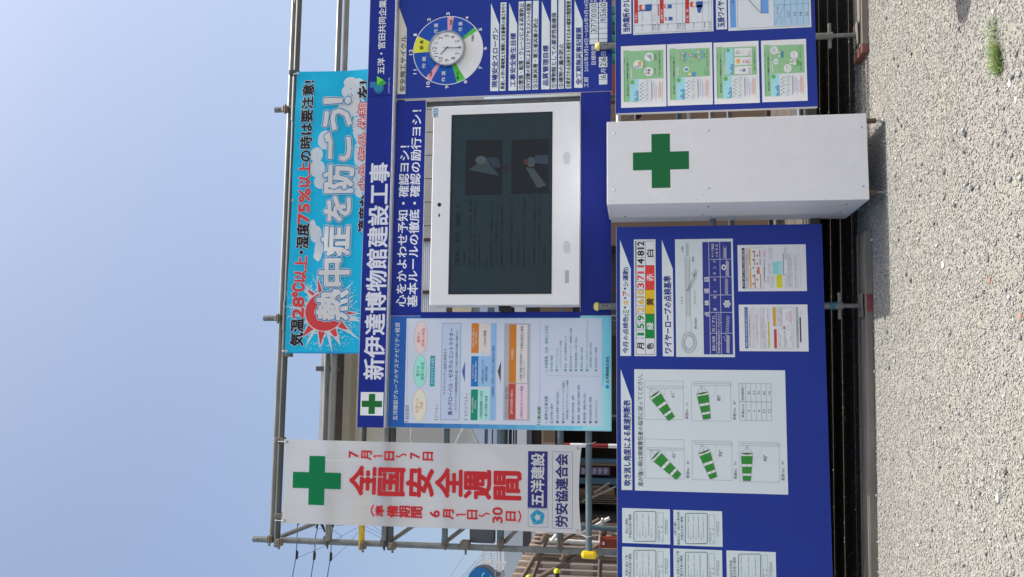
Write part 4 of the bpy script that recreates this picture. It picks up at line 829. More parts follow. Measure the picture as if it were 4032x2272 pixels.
# crane signal sheet and sling sheet
pr = Print(LR, 0, K8)
pr.rect(352, 472, -420, 403, LW, 1, 'title_plate'); pr.text('当作業所のクレーン等の合図', 372, 455, -365, 377, TB, 2, fat=.034)
pr.c = K9; pr.rect(62, 190, -420, 350, LW, 1, 'title_plate'); pr.text('玉掛ワイヤーロープ一覧', 78, 162, -370, 326, TB, 2, fat=.034); pr.done()
cs = sheet('crane_signal_chart', 'white crane signal chart with red headings and workers in red helmets at the right edge', 'chart', K8, 493, 1450, -430, 395, 0, (188, 198, 212))
RD = (170, 44, 50)
for X0, X1, t, Y1 in ((508, 552, '1 呼出し', 150), (814, 858, '6 補巻下げ', 108), (1118, 1162, '11 転　倒', 112)): 
    cs.rect(X0, X1, -400, 277, RD, 1); cs.text(t, X0+7, X1-7, Y1, 258, W, 2, fat=.01)
for X in (508, 712, 780, 812, 1012, 1082, 1116, 1322, 1395, 1430): cs.rect(X, X+2, -400, 378, (60, 64, 74), 2, 'printed_line')
for Y in (378, 281, 48): cs.rect(510, 1430, Y-1.2, Y+1.2, (60, 64, 74), 3, 'printed_line')
for t, X0, X1, Ya, Yb in (('手による合図', 592, 608, 288, 365), ('電話無線機', 722, 738, 285, 360), ('による合図', 748, 764, 285, 360), ('笛の合図', 788, 804, 285, 360), ('手による合図', 898, 914, 280, 350), ('電話無線機', 1024, 1040, 275, 348), ('による合図', 1050, 1066, 275, 348), ('笛の合図', 1092, 1108, 275, 345), ('手による合図', 1204, 1220, 268, 335), ('電話無線機', 1338, 1352, 262, 334), ('笛の合図', 1404, 1420, 262, 332), ('片手を高くあげる。', 600, 612, 150, 255), ('親ブザー', 720, 732, 160, 250), ('主ドラム', 746, 758, 150, 250)):
    cs.text(t, X0, X1, Ya, Yb, (60, 66, 78), 2)
cs.rect(790, 800, 50, 190, RD, 2)
def worker(X, Y, s=1):
    cs.ell(X, X+48*s, Y-70*s, Y-5*s, (196, 50, 44), 3, 20, 'worker_picture'); cs.ell(X+26*s, X+72*s, Y-62*s, Y-12*s, (214, 190, 172), 4, 16, 'worker_picture'); cs.rect(X+72*s, X+150*s, Y-74*s, Y-4*s, (44, 84, 160), 3, 'worker_picture')
worker(565, 125, 1); cs.rect(555, 700, 118, 132, (44, 84, 160), 3, 'worker_picture'); worker(862, 100, .6); worker(872, 245, .6); worker(1172, 90, 1.0); cs.poly([(1250, 60), (1320, 55), (1295, 150), (1262, 150)], (44, 84, 160), 3, 'worker_picture')
worker(565, -60, 1); cs.done()
sl = sheet('sling_chart', 'white sling chart with a pale blue number table at the lower right edge', 'chart', K9, 206, 1194, -420, 346, 0, (188, 198, 212))
sl.rect(230, 298, -400, 328, (92, 140, 204), 1); sl.text('2', 238, 268, 5, 36, (40, 60, 110), 2); sl.frame(316, 1170, -400, 322, (70, 76, 86))
sl.rect(594, 686, -400, 155, (92, 140, 204), 1); sl.line((594, 155), (420, -30), (50, 54, 66), .004); sl.line((594, 155), (594, -400), (50, 54, 66), .003); sl.line((686, 155), (594, 155), (50, 54, 66), .003)
sl.rect(752, 1170, -400, 302, (150, 182, 226), 1)
for X in (752, 880, 952, 1026, 1100): sl.rect(X, X+2.5, -400, 300, (70, 84, 120), 3, 'printed_line')
sl.rect(752, 1170, 48, 51, (70, 84, 120), 3, 'printed_line'); sl.line((755, 298), (878, 55), (70, 84, 120), .002)
for t, X in (('12.5', 908), ('16', 980), ('18', 1050), ('22', 1124)): w = 12+6*len(t.replace('.', '')); sl.text(t, X, X+32, 165-w*1.0, 165+w*1.0, (50, 60, 90), 2)
sl.text('吊り角度', 782, 802, 75, 170, (60, 70, 96), 2); sl.text('ワイヤーの径', 822, 836, 190, 290, (60, 70, 96), 2); sl.text('6×24(mm)', 850, 862, 190, 270, (60, 70, 96), 2); sl.done()
# ============================================================ WHITE CROSS BOX
BY = -.42
bx0, bx1 = xof(2900, 795, BY), xof(2900, 463, BY); bz0_, bz1_ = zof(3424, 790, BY), zof(2390, 800, BY)
BX = thing('first_aid_box', 'tall white steel box with a green cross standing between the two low boards', 'box', (bx0, BY, bz0_))
obj('body', MB().box(bx0, bx1, BY, .26, bz0_, bz1_), WHITEP, BX, .003)
pr = Print(BX, BY, Ctx(2350, 380, 2.24))
cross(pr, 320, 816, 329, 806, (14, 92, 52), 1, .332)
for a, b_, w in (((95, 222), (118, 226), .0015), ((150, 228), (164, 232), .0015), ((320, 916), (332, 914), .002), ((452, 912), (470, 913), .002), ((872, 905), (880, 912), .002), ((880, 908), (902, 909), .0015), ((1768, 718), (1778, 718), .0012), ((1640, 568), (1643, 580), .0015), ((2018, 895), (2024, 903), .003), ((395, 208), (408, 220), .003), ((100, 926), (165, 923), .0012), ((2262, 600), (2268, 640), .0012)):
    pr.line(a, b_, (120, 126, 130), w, 1)
pr.done()
KB = Ctx(2350, 380, 2.24)
def screw(X, Y): 
    x, z = P(*KB(X, Y), BY); obj('screw', MB().lathe((x, BY+.001, z), (0, -1, 0), [(0, .0075), (.003, .0075), (.006, .004)], 12), ALU, BX, smooth=True)
for X, Y in ((156, 324), (155, 823), (986, 301), (991, 809), (2334, 271), (2350, 790)): screw(X, Y)
for y, z in ((-.28, bz0_+.12), (-.30, bz1_-.72), (.0, bz0_+.10), (.0, bz1_-.7), (.02, bz1_-.12)):
    obj('screw', MB().lathe((bx0+.001, y, z), (-1, 0, 0), [(0, .0075), (.003, .0075), (.006, .004)], 12), RUST, BX, smooth=True)
obj('seam', MB().box(bx0-.0012, bx0-.0002, BY+.004, .258, bz1_-.022, bz1_-.020), EDGE, BX)
for x in (bx0+.06, bx1-.04):
    for y in (BY+.05, .2):
        ft = obj('foot', MB().tube((x, y, gz(x)+.05), (x, y, bz0_), .018, 12), mat('brown_foot', (84, 66, 58), .7), BX, smooth=True)
        obj('foot_screw', MB().tube((x, y, gz(x)+.01), (x, y, gz(x)+.06), .006, 8).lathe((x, y, gz(x)+.001), (0, 0, 1), [(0, .022), (.008, .022), (.014, .01)], 12), ALU, ft, smooth=True)
# ============================================================ BANNERS
CY = .235
def cloth_obj(name, root, x0, x1, z0, z1, fn, m, sag, n=70):
    mb = MB(); nx, nz_ = n, n
    for j in range(nz_+1):
        for i in range(nx+1):
            s, t = i/nx, j/nz_; x, z = x0+(x1-x0)*s, z0+(z1-z0)*t
            a, b_, c, d = sag     # inward bow of bottom, top, left, right edges between the tied corners
            z += a*4*s*(1-s)*(1-t)**6-b_*4*s*(1-s)*t**6
            x += c*4*t*(1-t)*(1-s)**6-d*4*t*(1-t)*s**6
            mb.v.append((x, CY+fn(x, z), z))
    for j in range(nz_):
        for i in range(nx): k = j*(nx+1)+i; mb.f.append((k, k+1, k+nx+2, k+nx+1))
    o = obj(name, mb, m, root, smooth=True); return o
def eyelet(root, x, z, fn=None):
    y = CY-.003+(fn(x, z) if fn else 0); r = MB().lathe((x, y, z), (0, -1, 0), [(0, .012), (.003, .012), (.003, .006), (.001, .006)], 14); obj('eyelet', r, ALU, root, smooth=True)
def cord(root, pts): obj('cord', MB().path(pts, .0028, 6), mat('tie_cord', (176, 180, 190), .6), root, smooth=True)
# blue heat banner
ux0, ux1 = xof(1270, 1392, CY), xof(1270, 276, CY); uz1 = zof(1121, 1392, CY); uz0 = zof(1500, 1390, CY)
fb = lambda x, z: .006*math.sin(x*5+z*3)+.005*math.sin(z*11-x*2)+.0035*math.sin(x*13+z*7)
UB = thing('heat_banner', 'bright blue cloth banner with a red sun tied to the top pipe', 'banner', (ux0, CY, uz0))
cloth_obj('cloth', UB, ux0, ux1, uz0, uz1, fb, mat('blue_cloth', (14, 164, 222), .75, transl=.35), (0, .004, .006, .012))
B1 = Ctx(1100, 250, 2.234); B2 = Ctx(1100, 880, 2.547)
pr = Print(UB, CY-.0035, B2, cloth=fb, transl=.3)
CW = (222, 226, 234); BK = (40, 42, 54); RE = (196, 70, 76); OB = (40, 132, 186)
def burst(cx_, cy_, a, ln, wd, c, layer, r0=0):
    d = (math.cos(a), math.sin(a)); nn = (-d[1], d[0]); pr.poly([(cx_+d[0]*r0+nn[0]*wd, cy_+d[1]*r0+nn[1]*wd), (cx_+d[0]*ln, cy_+d[1]*ln), (cx_+d[0]*r0-nn[0]*wd, cy_+d[1]*r0-nn[1]*wd)], c, layer)
scx, scy = 445, 885
for a, ln in ((10, 390), (38, 470), (62, 330), (79, 425), (95, 350), (118, 410), (150, 330), (172, 370), (188, 380), (205, 300), (-45, 430), (-62, 300), (-28, 360), (230, 330)): burst(scx, scy, math.radians(a), ln, 34, CW, 1, 80)
for k in range(520):
    a = random.uniform(0, 6.283); r = random.uniform(205, 430); X, Y = scx+r*math.cos(a), scy+r*math.sin(a)
    if 55 < X < 800 and 460 < Y < 1290: q = max(1.5, 9-(r-205)*.03); pr.ell(X-q, X+q, Y-q, Y+q, CW, 1, 8)
for a, ln, w in ((14, 355, 36), (38, 340, 36), (64, 345, 36), (97, 345, 36), (130, 330, 36), (-125, 290, 36), (-100, 355, 22), (3, 340, 26)): burst(scx, scy, math.radians(a), ln+30, w+13, CW, 2, 190)
for a, ln, w in ((38, 340, 34), (64, 340, 34), (97, 335, 34), (130, 330, 34), (-125, 275, 34), (-100, 345, 20), (3, 330, 22)): burst(scx, scy, math.radians(a), ln, w, RE, 3, 198)
pr.ell(scx-203, scx+203, scy-203, scy+203, CW, 3); pr.ell(scx-192, scx+192, scy-192, scy+192, RE, 4)
pr.c = B1
for X0, X1, Ya, Yb in ((565, 680, 118, 215), (548, 640, 195, 300), (620, 760, 130, 330), (270, 385, 740, 870), (262, 400, 850, 1000), (300, 420, 980, 1100), (340, 470, 590, 760), (600, 760, 300, 420), (640, 770, 400, 700), (650, 780, 640, 960), (640, 770, 900, 1180), (520, 700, 280, 480)): pr.ell(X0, X1, Ya, Yb, CW, 1, 30)
for k in range(150):
    X, Y = random.uniform(600, 760), random.uniform(180, 1150); q = random.uniform(2.5, 7); pr.ell(X-q, X+q, Y-q, Y+q, OB, 2, 8)
pr.c = B2
for X0, X1, Ya, Yb in ((300, 420, 20, 190), (345, 430, 150, 380), (290, 360, -40, 120), (340, 400, 280, 360)): pr.ell(X0, X1, Ya, Yb, CW, 1, 30)
pr.otext('気温', 108, 236, 958, 1228, BK, CW, .05, 6, .02, res=2); pr.otext('28', 134, 240, 740, 948, RE, CW, .06, 6, .03, res=2); pr.otext('℃', 134, 248, 602, 732, RE, CW, .06, 6, .03, res=2)
pr.otext('以上', 150, 272, 330, 590, RE, CW, .05, 6, .02, res=2); pr.ell(192, 242, 266, 312, CW, 6); pr.ell(197, 237, 270, 308, BK, 7); pr.otext('湿度', 165, 285, -2, 250, BK, CW, .05, 6, .02, res=2)
pr.c = B1
pr.otext('75%', 160, 256, 1100, 1398, RE, CW, .06, 6, .03, res=2); pr.otext('以上', 165, 268, 872, 1085, RE, CW, .05, 6, .02, res=2); pr.otext('の時は要注意!', 174, 280, 152, 862, BK, CW, .05, 6, .02, res=2)
# the big words
def big(ctx, t, X0, X1, Ya, Yb): pr.c = ctx; pr.text(t, X0, X1, Ya, Yb, CW, 9, fat=.095, nf=14, res=2); pr.text(t, X0, X1, Ya, Yb, OB, 11, fat=.074, nf=14, res=2); pr.text(t, X0, X1, Ya, Yb, CW, 13, fat=.04, nf=10, res=2)
big(B2, '熱', 372, 680, 670, 962); big(B2, '中', 400, 695, 362, 620); big(B2, '症', 420, 705, 35, 320); big(B1, 'を', 398, 618, 1172, 1385); big(B1, '防', 388, 640, 895, 1130); big(B1, 'ご', 398, 622, 612, 850); big(B1, 'う', 392, 628, 405, 582); big(B1, '！', 400, 622, 306, 352)
pr.c = B1
pr.otext('を!', 690, 800, 160, 300, BK, CW, .05, 6, .02, res=2); pr.otext('適度な', 690, 800, 1158, 1480, BK, CW, .05, 6, .02, res=2)
for t, Ya, Yb in (('休憩', 342, 572), ('塩分', 612, 850), ('水分', 882, 1110)): pr.otext(t, 690, 800, Ya, Yb, CW, RE, .07, 6, .0, res=2)
pr.done()
obj('hem', MB().box(ux0, ux0+.010, CY-.004, CY-.001, uz0, uz1-.02), mat('blue_hem', (18, 120, 180), .8), UB)
eyelet(UB, ux0+.02, uz1-.018, fb); eyelet(UB, ux1-.02, uz1-.018, fb); eyelet(UB, (ux0+ux1)/2+.08, uz1-.012, fb)
# white safety week banner
wx0, wx1 = (xof(1105, 2057, CY)+xof(2288, 2105, CY))/2, (xof(1117, 1722, CY)+xof(2285, 1760, CY))/2; wz1, wz0 = zof(1106, 2057, CY), zof(2290, 2105, CY)
def fw(x, z):
    s, t = (x-wx0)/(wx1-wx0), (z-wz0)/(wz1-wz0)
    v = .005*math.sin(z*4+x*3)+.003*math.sin(x*9-z*5)
    for s0, ta, tb_, k in ((.235, .62, .82, .10), (.58, .58, .80, .0), (.80, .62, .92, -.12)):     # sharp folds in the cloth
        q = s-(s0+k*(t-.7)); v += -.007*math.exp(-(q/.018)**2)*max(0, min(1, (t-ta)*14))*max(0, min(1, (tb_-t)*14))
    v += .012*math.exp(-((t)/.05)**2)*math.sin(s*3.1)
    return v
WB_ = thing('safety_week_banner', 'hanging white cloth banner with a green cross and tall red characters', 'banner', (wx0, CY, wz0))
cloth_obj('cloth', WB_, wx0, wx1, wz0, wz1, fw, mat('white_cloth', (214, 220, 232), .8, transl=.55), (.022, .018, .006, .006), 110)
WC = Ctx(1340, 1700, 2.683); KC = Ctx(980, 1680, 2.453)
pr = Print(WB_, CY-.004, KC, cloth=fw, transl=.35)
GC = (16, 118, 76); xl, xr, z0, z1 = pr.ext(413, 880, 283, 758, 1); cxm, czm = (xl+xr)/2, (z0+z1)/2; ax = (xr-xl)*.165; az = (z1-z0)*.165
pr.quad(cxm-ax, cxm+ax, z0, z1, GC, 1, 'cross'); pr.quad(xl, cxm-ax, czm-az, czm+az, GC, 1, 'cross'); pr.quad(cxm+ax, xr, czm-az, czm+az, GC, 1, 'cross')
pr.c = WC; RC = (190, 54, 62)
for t, X0, X1, Ya, Yb in (('7', 90, 184, 205, 272), ('月', 220, 326, 203, 298), ('日', 464, 568, 210, 298), ('7', 740, 838, 220, 284), ('日', 874, 980, 215, 300),
                          ('準', 372, 463, 777, 893), ('備', 497, 610, 782, 903), ('期', 622, 738, 785, 905), ('間', 750, 866, 792, 905), ('6', 947, 1048, 832, 900), ('月', 1087, 1196, 824, 923), ('日', 1340, 1445, 830, 923), ('30', 1607, 1710, 802, 963), ('日', 1749, 1853, 845, 940)):
    pr.text(t, X0, X1, Ya, Yb, RC, 2, res=3, fat=.018 if t == '1' else .04, nf=8)
def stroke(pts, w=.012):
    for i in range(len(pts)-1): pr.line(pts[i], pts[i+1], RC, w, 2)
stroke([(368, 276), (353, 256), (446, 256)]); stroke([(1240, 894), (1226, 875), (1326, 875)])
stroke([(583+11.4*i, 252+16*math.sin(i*.63)) for i in range(11)]); stroke([(1462+11.3*i, 878+16*math.sin(i*.63)) for i in range(11)])
stroke([(356-26*math.sin(math.pi*i/10), 893-12.2*i) for i in range(11)]); stroke([(1878+26*math.sin(math.pi*i/10), 955-12.2*i) for i in range(11)])
for t, X0, X1, Ya, Yb in (('全', 98, 364, 366, 666), ('国', 402, 672, 390, 668), ('安', 702, 978, 392, 680), ('全', 1008, 1280, 392, 690), ('週', 1312, 1586, 408, 706), ('間', 1626, 1902, 426, 712)):
    pr.text(t, X0, X1, Ya, Yb, RC, 2, res=3, fat=.042, nf=10)
NV = (52, 54, 122)
pr.rect(1978, 2186, 207, 805, NV, 1); pr.text('五洋建設', 2012, 2150, 230, 782, W, 3, res=2, fat=.03, nf=8)
pr.frame(1982, 2196, 812, 1008, NV, 2, .002); pr.frame(2238, 2452, 212, 1022, NV, 2, .002); pr.text('労安協連合会', 2272, 2400, 237, 1004, NV, 3, res=2, fat=.03, nf=8)
pc = (2083, 905); CB = (44, 140, 182)
for k in range(5):
    o_ = lambda a, r: (pc[0]-r*math.cos(math.radians(a))*.95, pc[1]-r*math.sin(math.radians(a)))
    a0 = k*72+10; pr.poly([o_(a0, 88), o_(a0+72-3, 86), o_(a0+72-18, 34), o_(a0-22+8, 36)], CB, 3, 'emblem')
pr.done()
for x, z in ((wx0+.02, wz1-.03), (wx1-.02, wz1-.03), (wx0+.022, wz0+.028), (wx1-.022, wz0+.028)): eyelet(WB_, x, z, fw)
yb = .22-PR_-.002
for x, dx_ in ((wx0+.022, -.03), (wx1-.022, .03)):
    z = wz0+.028; cord(WB_, [(x, CY-.008, z), (x+dx_, .215, z-.03), (x+dx_*1.2, yb, zr+.015)]); cord(WB_, [(x+dx_*1.2-.006, yb, zr+.02), (x+dx_*1.2, yb-.002, zr), (x+dx_*1.2+.004, yb+.004, zr-.022)]); cord(WB_, [(x+dx_*1.2, .25, zr-.02), (x+dx_*1.6, .24, zr-.055)])
for x in (wx0+.02, wx1-.02): cord(WB_, [(x, CY-.006, wz1-.03), (x, .25, zB+.01)])
for x in (ux0+.02, ux1-.02): cord(UB, [(x, CY-.008, uz1-.02), (x, .25, zB+.01)])
# ============================================================ BEHIND THE BOARDS
BGY = 7.0
WALL = mat('beige_wall_panel', (164, 163, 160), .7, noise=.05, nscale=1.5)
BLD = thing('site_building', 'beige panelled building standing behind the signs under a shadowed eave', 'building', (xof(1600, 1800, BGY), BGY, 0))
def bpart(nm, X0, X1, Ya, Yb, m, y=BGY, d=.12, root=None, bevel=0):   # X0..X1 read at the world-left end Yb
    xl, xr = xof((X0+X1)/2, Yb, y), xof((X0+X1)/2, Ya, y); za, zb = zof(X1, Yb, y), zof(X0, Yb, y)
    return obj(nm, MB().box(xl, xr, y, y+d, za, zb), m, root or BLD, bevel)
bxl = xof(1500, 1850, BGY); bxr = xof(1500, 560, BGY); pw = .393; ztop_b, zbot_b = zof(1386, 1700, BGY), zof(1884, 1700, BGY)
xj = xof(1395, 1457, BGY); k0 = math.floor((bxl-xj)/pw)
x = xj+k0*pw
while x < 4.6:
    obj('wall_panel', MB().box(x+.006, x+pw-.006, BGY, BGY+.06, zbot_b, ztop_b), WALL, BLD, .004); x += pw
obj('wall_core', MB().box(bxl, 4.6, BGY+.05, BGY+4, 0, ztop_b+.3), mat('joint_grey', (80, 78, 76), .8), BLD)
GRY = mat('pale_eave_metal', (178, 182, 186), .5, noise=.1, nscale=3); TAN = mat('tan_fascia', (130, 126, 118), .6, noise=.12, nscale=2); DKR = mat('dark_eave', (78, 76, 76), .7, noise=.2, nscale=4)
for nm, X0, X1, m, y, d in (('roof_edge', 1254, 1267, GRY, 6.2, .5), ('eave_soffit', 1268, 1344, DKR, 6.7, .2), ('fascia', 1345, 1374, TAN, 6.55, .3), ('fascia_trim', 1375, 1386, GRY, 6.75, .2)):
    za, zb = zof(X1, 1730, y), zof(X0, 1730, y); obj(nm, MB().box(xof(1300, 1800, y), xof(1300, 620, y), y, y+d, za, zb), m, BLD)
x, z = P(1263, 1452, 6.1); obj('roof_bracket', MB().box(x-.035, x+.035, 6.0, 6.6, z-.16, z+.04), DKR, BLD)
SB1 = mat('pale_blue_frame', (172, 184, 204), .5); SB2 = mat('slate_frame', (92, 98, 112), .5); GLS = mat('dark_window_glass', (40, 42, 48), .15); WHB = mat('white_band', (215, 214, 210), .6)
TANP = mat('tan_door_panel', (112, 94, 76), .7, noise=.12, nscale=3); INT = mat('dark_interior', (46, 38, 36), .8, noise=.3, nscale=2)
for nm, X0, X1, m, dy in (('window_band', 1884, 1912, SB1, -.10), ('window_rail', 1913, 1925, SB2, -.06), ('window_band', 1926, 1940, SB1, -.09), ('window_rail', 1941, 1945, SB2, -.05), ('window_band', 1946, 1962, SB1, -.08), ('window_sill', 1963, 1984, SB2, -.12), ('window', 1985, 2040, GLS, -.02),
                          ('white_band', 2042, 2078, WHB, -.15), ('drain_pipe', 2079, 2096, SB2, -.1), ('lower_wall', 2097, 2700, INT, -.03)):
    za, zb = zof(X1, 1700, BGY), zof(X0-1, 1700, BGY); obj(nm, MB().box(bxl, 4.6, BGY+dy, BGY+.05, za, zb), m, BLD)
for X0, X1 in ((2004, 2006), (2020, 2023), (2030, 2032)):
    za, zb = zof(X1, 1700, BGY), zof(X0, 1700, BGY); obj('rail', MB().box(bxl, 4.6, BGY-.10, BGY-.07, za, zb), WHB, BLD)
for Ya, Yb in ((1600, 1750), (1150, 1240), (900, 1040)):
    bpart('door_frame', 2132, 2256, Ya-6, Yb+3, mat('tan_frame', (150, 134, 112), .6), BGY-.05, .03); bpart('door_panel', 2140, 2250, Ya, Yb-8, TANP, BGY-.07, .03)
# shutter on the white outhouse seen over the screen unit
SH_ = thing('white_shutter_store', 'white store with a ribbed shutter glimpsed just above the screen unit', 'shed', (xof(1700, 1300, 4.5), 4.5, 0))
sx_, sx2_ = xof(1700, 1300, 4.5), xof(1700, 935, 4.5); zt, zb = zof(1600, 1235, 4.5), zof(1760, 1235, 4.5)
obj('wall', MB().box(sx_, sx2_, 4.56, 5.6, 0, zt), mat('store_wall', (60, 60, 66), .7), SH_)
mb = MB(); z = zb; 
while z < zt: mb.box(sx_, sx2_, 4.5, 4.56, z, z+.022); z += .028
prop(obj('shutter_slats', mb, mat('shutter_white', (206, 210, 216), .5), SH_), kind='stuff')
DKB = mat('dark_brown_post', (70, 54, 50), .7)
for Y in (943, 1150): x = xof(1680, Y, 4.45); obj('post', MB().box(x-.02, x+.02, 4.44, 4.49, 1.2, zt), DKB, SH_)
# things seen through the slit left of the screen unit
SLT = thing('stacked_site_gear', 'grey and brown gear glimpsed through the slit left of the screen unit', 'equipment', (.45, 3.0, 0))
for nm, X0, X1, m in (('bracket', 1757, 1790, DKB), ('post', 1791, 1812, mat('cream_post', (168, 154, 142), .6)), ('frame', 1813, 1826, DARK), ('panel', 1827, 1887, mat('grey_gear_panel', (128, 130, 134), .6)), ('tray', 1888, 1920, SB1), ('tray', 1922, 1945, SB2), ('tray', 1947, 1975, SB1),
                      ('hood', 1976, 2020, DARK), ('bag', 2026, 2070, WHB), ('shelf', 2071, 2125, INT), ('crate', 2126, 2200, TANP), ('post', 2201, 2218, SB2), ('crate', 2219, 2255, TANP), ('base', 2256, 2330, DARK)):
    bpart(nm, X0, X1, 1190, 1232, m, 3.0, .3, SLT)
o = MB().lathe((xof(1858, 1215, 2.95), 2.99, zof(1858, 1232, 2.95)+.12), (0, -1, 0), [(0, .11), (.02, .11)], 30); obj('disc', o, mat('cream_disc', (196, 188, 158), .6), SLT)
obj('foot', MB().box(.5, .65, 3.05, 3.25, 0, 1.3), DARK, SLT)
# dark open store at the left with shelves
OS = thing('open_store', 'dark open store with shelves, timber and a purple lettered board behind the white banner', 'shed', (xof(2300, 2045, 3.2), 3.2, 0))
ox0, ox1 = xof(2300, 2045, 3.2), xof(2300, 1640, 3.2); oz1 = zof(2200, 2000, 3.2)
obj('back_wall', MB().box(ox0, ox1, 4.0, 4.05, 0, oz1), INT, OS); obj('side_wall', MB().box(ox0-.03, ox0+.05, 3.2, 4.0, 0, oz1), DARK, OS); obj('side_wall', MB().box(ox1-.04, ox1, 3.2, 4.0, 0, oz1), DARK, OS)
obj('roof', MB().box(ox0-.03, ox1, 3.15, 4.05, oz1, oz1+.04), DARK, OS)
BLS = mat('blue_grey_shelf', (66, 96, 116), .6); PUR = mat('purple_sign', (96, 84, 116), .6)
for nm, X0, X1, Ya, Yb, m in (('shelf_board', 2240, 2430, 1806, 1822, BLS), ('shelf_edge', 2235, 2425, 1823, 1833, TANP), ('purple_board', 2275, 2400, 1838, 1870, PUR), ('shelf_board', 2235, 2430, 1882, 1906, BLS), ('box', 2280, 2420, 1926, 1950, TANP), ('timber', 2245, 2425, 1952, 1958, TANP), ('timber', 2250, 2428, 1962, 1966, TAN),
                              ('timber', 2240, 2420, 1970, 1975, TANP), ('timber', 2255, 2430, 1980, 1983, TAN), ('box', 2330, 2400, 1912, 1924, TANP)):
    bpart(nm, X0, X1, Ya, Yb, m, 3.5, .2, OS)
pr = Print(OS, 3.49, K0, step=.004)
for i in range(5): pr.rect(2290+i*22, 2302+i*22, 1843, 1866, (150, 146, 166), 1, 'letter_stroke'); pr.rect(2290+i*22, 2308+i*22, 1850, 1855, (150, 146, 166), 2, 'letter_stroke')
pr.done()
mb = MB()
for a, b_ in (((2340, 1940), (2400, 1900)), ((2330, 1960), (2425, 1915)), ((2290, 1975), (2410, 1925))):
    p, q = P(*a, 3.3), P(*b_, 3.3); mb.tube((p[0], 3.3, p[1]), (q[0], 3.3, q[1]), .012, 6)
obj('leaning_rods', mb, TAN, OS)
# red and white pole standing by the store
RW = thing('striped_pole', 'red and white banded pole standing beside the dark open store', 'pole', (xof(2300, 1754, 2.6), 2.6, 0))
RDM = mat('red_band_paint', (116, 34, 36), .5)
for X0, X1, m in ((2195, 2245, RDM), (2245, 2322, WHB), (2322, 2395, RDM), (2395, 2460, WHB), (2460, 2540, RDM), (2540, 3400, WHB)):
    xx = xof(2300, 1754, 2.6); a, b_ = zof(X1, 1754, 2.6), zof(X0, 1754, 2.6); obj('band', MB().tube((xx, 2.6, max(a, 0)), (xx, 2.6, b_), .022, 10), m, RW, smooth=True)
# brown ribbed metal wall at the left
RBY = 5.0
RB = thing('ribbed_metal_wall', 'tall brown standing seam metal wall with a slanting top at the far left', 'wall', (xof(2300, 2272, RBY), RBY, 0))
ribs = [(2048, 2150), (2066, 2138), (2084, 2126), (2102, 2112), (2118, 2101), (2134, 2092), (2150, 2085), (2166, 2076), (2179, 2067), (2197, 2057), (2217, 2045), (2242, 2035), (2267, 2022), (2294, 2008), (2322, 1994)]
cols_ = [(156, 144, 134), (142, 130, 122), (164, 152, 140), (150, 136, 130), (168, 156, 144)]
for i in range(len(ribs)-1):
    (Ya, Xa), (Yb, Xb) = ribs[i], ribs[i+1]
    xa, xb = xof(2250, Ya, RBY), xof(2250, Yb, RBY); zt1, zt2 = zof(Xa, Ya, RBY), zof(Xb, Yb, RBY)
    obj('sheet_panel', MB().prism([(xb+.006, 0), (xa-.006, 0), (xa-.006, zt1), (xb+.006, zt2)], RBY, RBY+.03), mat('seam_sheet_%d' % (i % 5), cols_[i % 5], .5, noise=.25, nscale=1.2, stretch=(1, 1, .4)), RB)
    obj('seam', MB().box(xa-.009, xa+.009, RBY-.045, RBY, 0, zt1), mat('seam_edge', (178, 166, 156), .5), RB)
for Xa in (2120, 2230, 2350): za = zof(Xa, 2200, RBY); obj('painted_shadow_band', MB().box(xof(2250, 2300, RBY), xof(2250, 2110, RBY), RBY-.012, RBY-.001, za-.05, za+.05), mat('shadow_band_colour', (96, 84, 80), .6), RB)  # dark bands put the sun shadows on the wall into its colour
# timber and pipe props in front of it
TW = mat('grey_timber_pole', (88, 78, 70), .8, noise=.3, nscale=10)
PS = thing('tied_pole_frame', 'frame of tied brown poles in front of the ribbed metal wall', 'scaffold', (xof(2200, 2200, 1.4), 1.4, 0))
def pp(nm, a, b_, r, m=TW, y=1.4, root=PS): p, q = P(*a, y), P(*b_, y); return obj(nm, MB().tube((p[0], y, p[1]), (q[0], y, q[1]), r, 10), m, root, smooth=True)
pp('diagonal_pole', (2440, 2102), (2040, 2320), .022); pp('diagonal_pole', (2150, 2126), (2100, 2272), .02, y=1.5); pp('diagonal_pole', (2115, 2175), (2045, 2300), .022, y=1.45); pp('horizontal_pole', (2110, 2193), (2440, 2208), .03, y=1.5)
pp('horizontal_pole', (2130, 2125), (2440, 2142), .018, PIPEW, y=1.55); pp('horizontal_pole', (2120, 2120), (2430, 2128), .016, TW, y=1.6); pp('diagonal_pole', (2205, 2206), (2320, 2150), .018); pp('diagonal_pole', (2190, 2140), (2360, 2045), .018, TW, 1.5); pp('diagonal_pole', (2170, 2130), (2190, 2105), .013, PIPEW, 1.35)
pp('horizontal_pole', (2365, 2195), (2360, 2290), .02, y=1.45); pp('horizontal_pole', (2374, 2040), (2362, 2130), .015, PIPEW, 1.5); pp('diagonal_pole', (2400, 2040), (2290, 2095), .016, PIPEW, 1.6); pp('horizontal_pole', (2280, 2072), (2440, 2085), .025, PIPEB, 1.3)
pp('upright_pole', (2120, 2300), (3500, 2345), .022, y=1.5)
for X, Y in ((2118, 2185), (2145, 2128), (2150, 2118), (2365, 2190), (2375, 2100), (2222, 2200)):
    x, z = P(X, Y, 1.42); obj('lashing', MB().lathe((x, 1.40, z-.03), (.3, 0, 1), [(0, .028), (.02, .036), (.045, .034), (.06, .026)], 9), TW, PS)
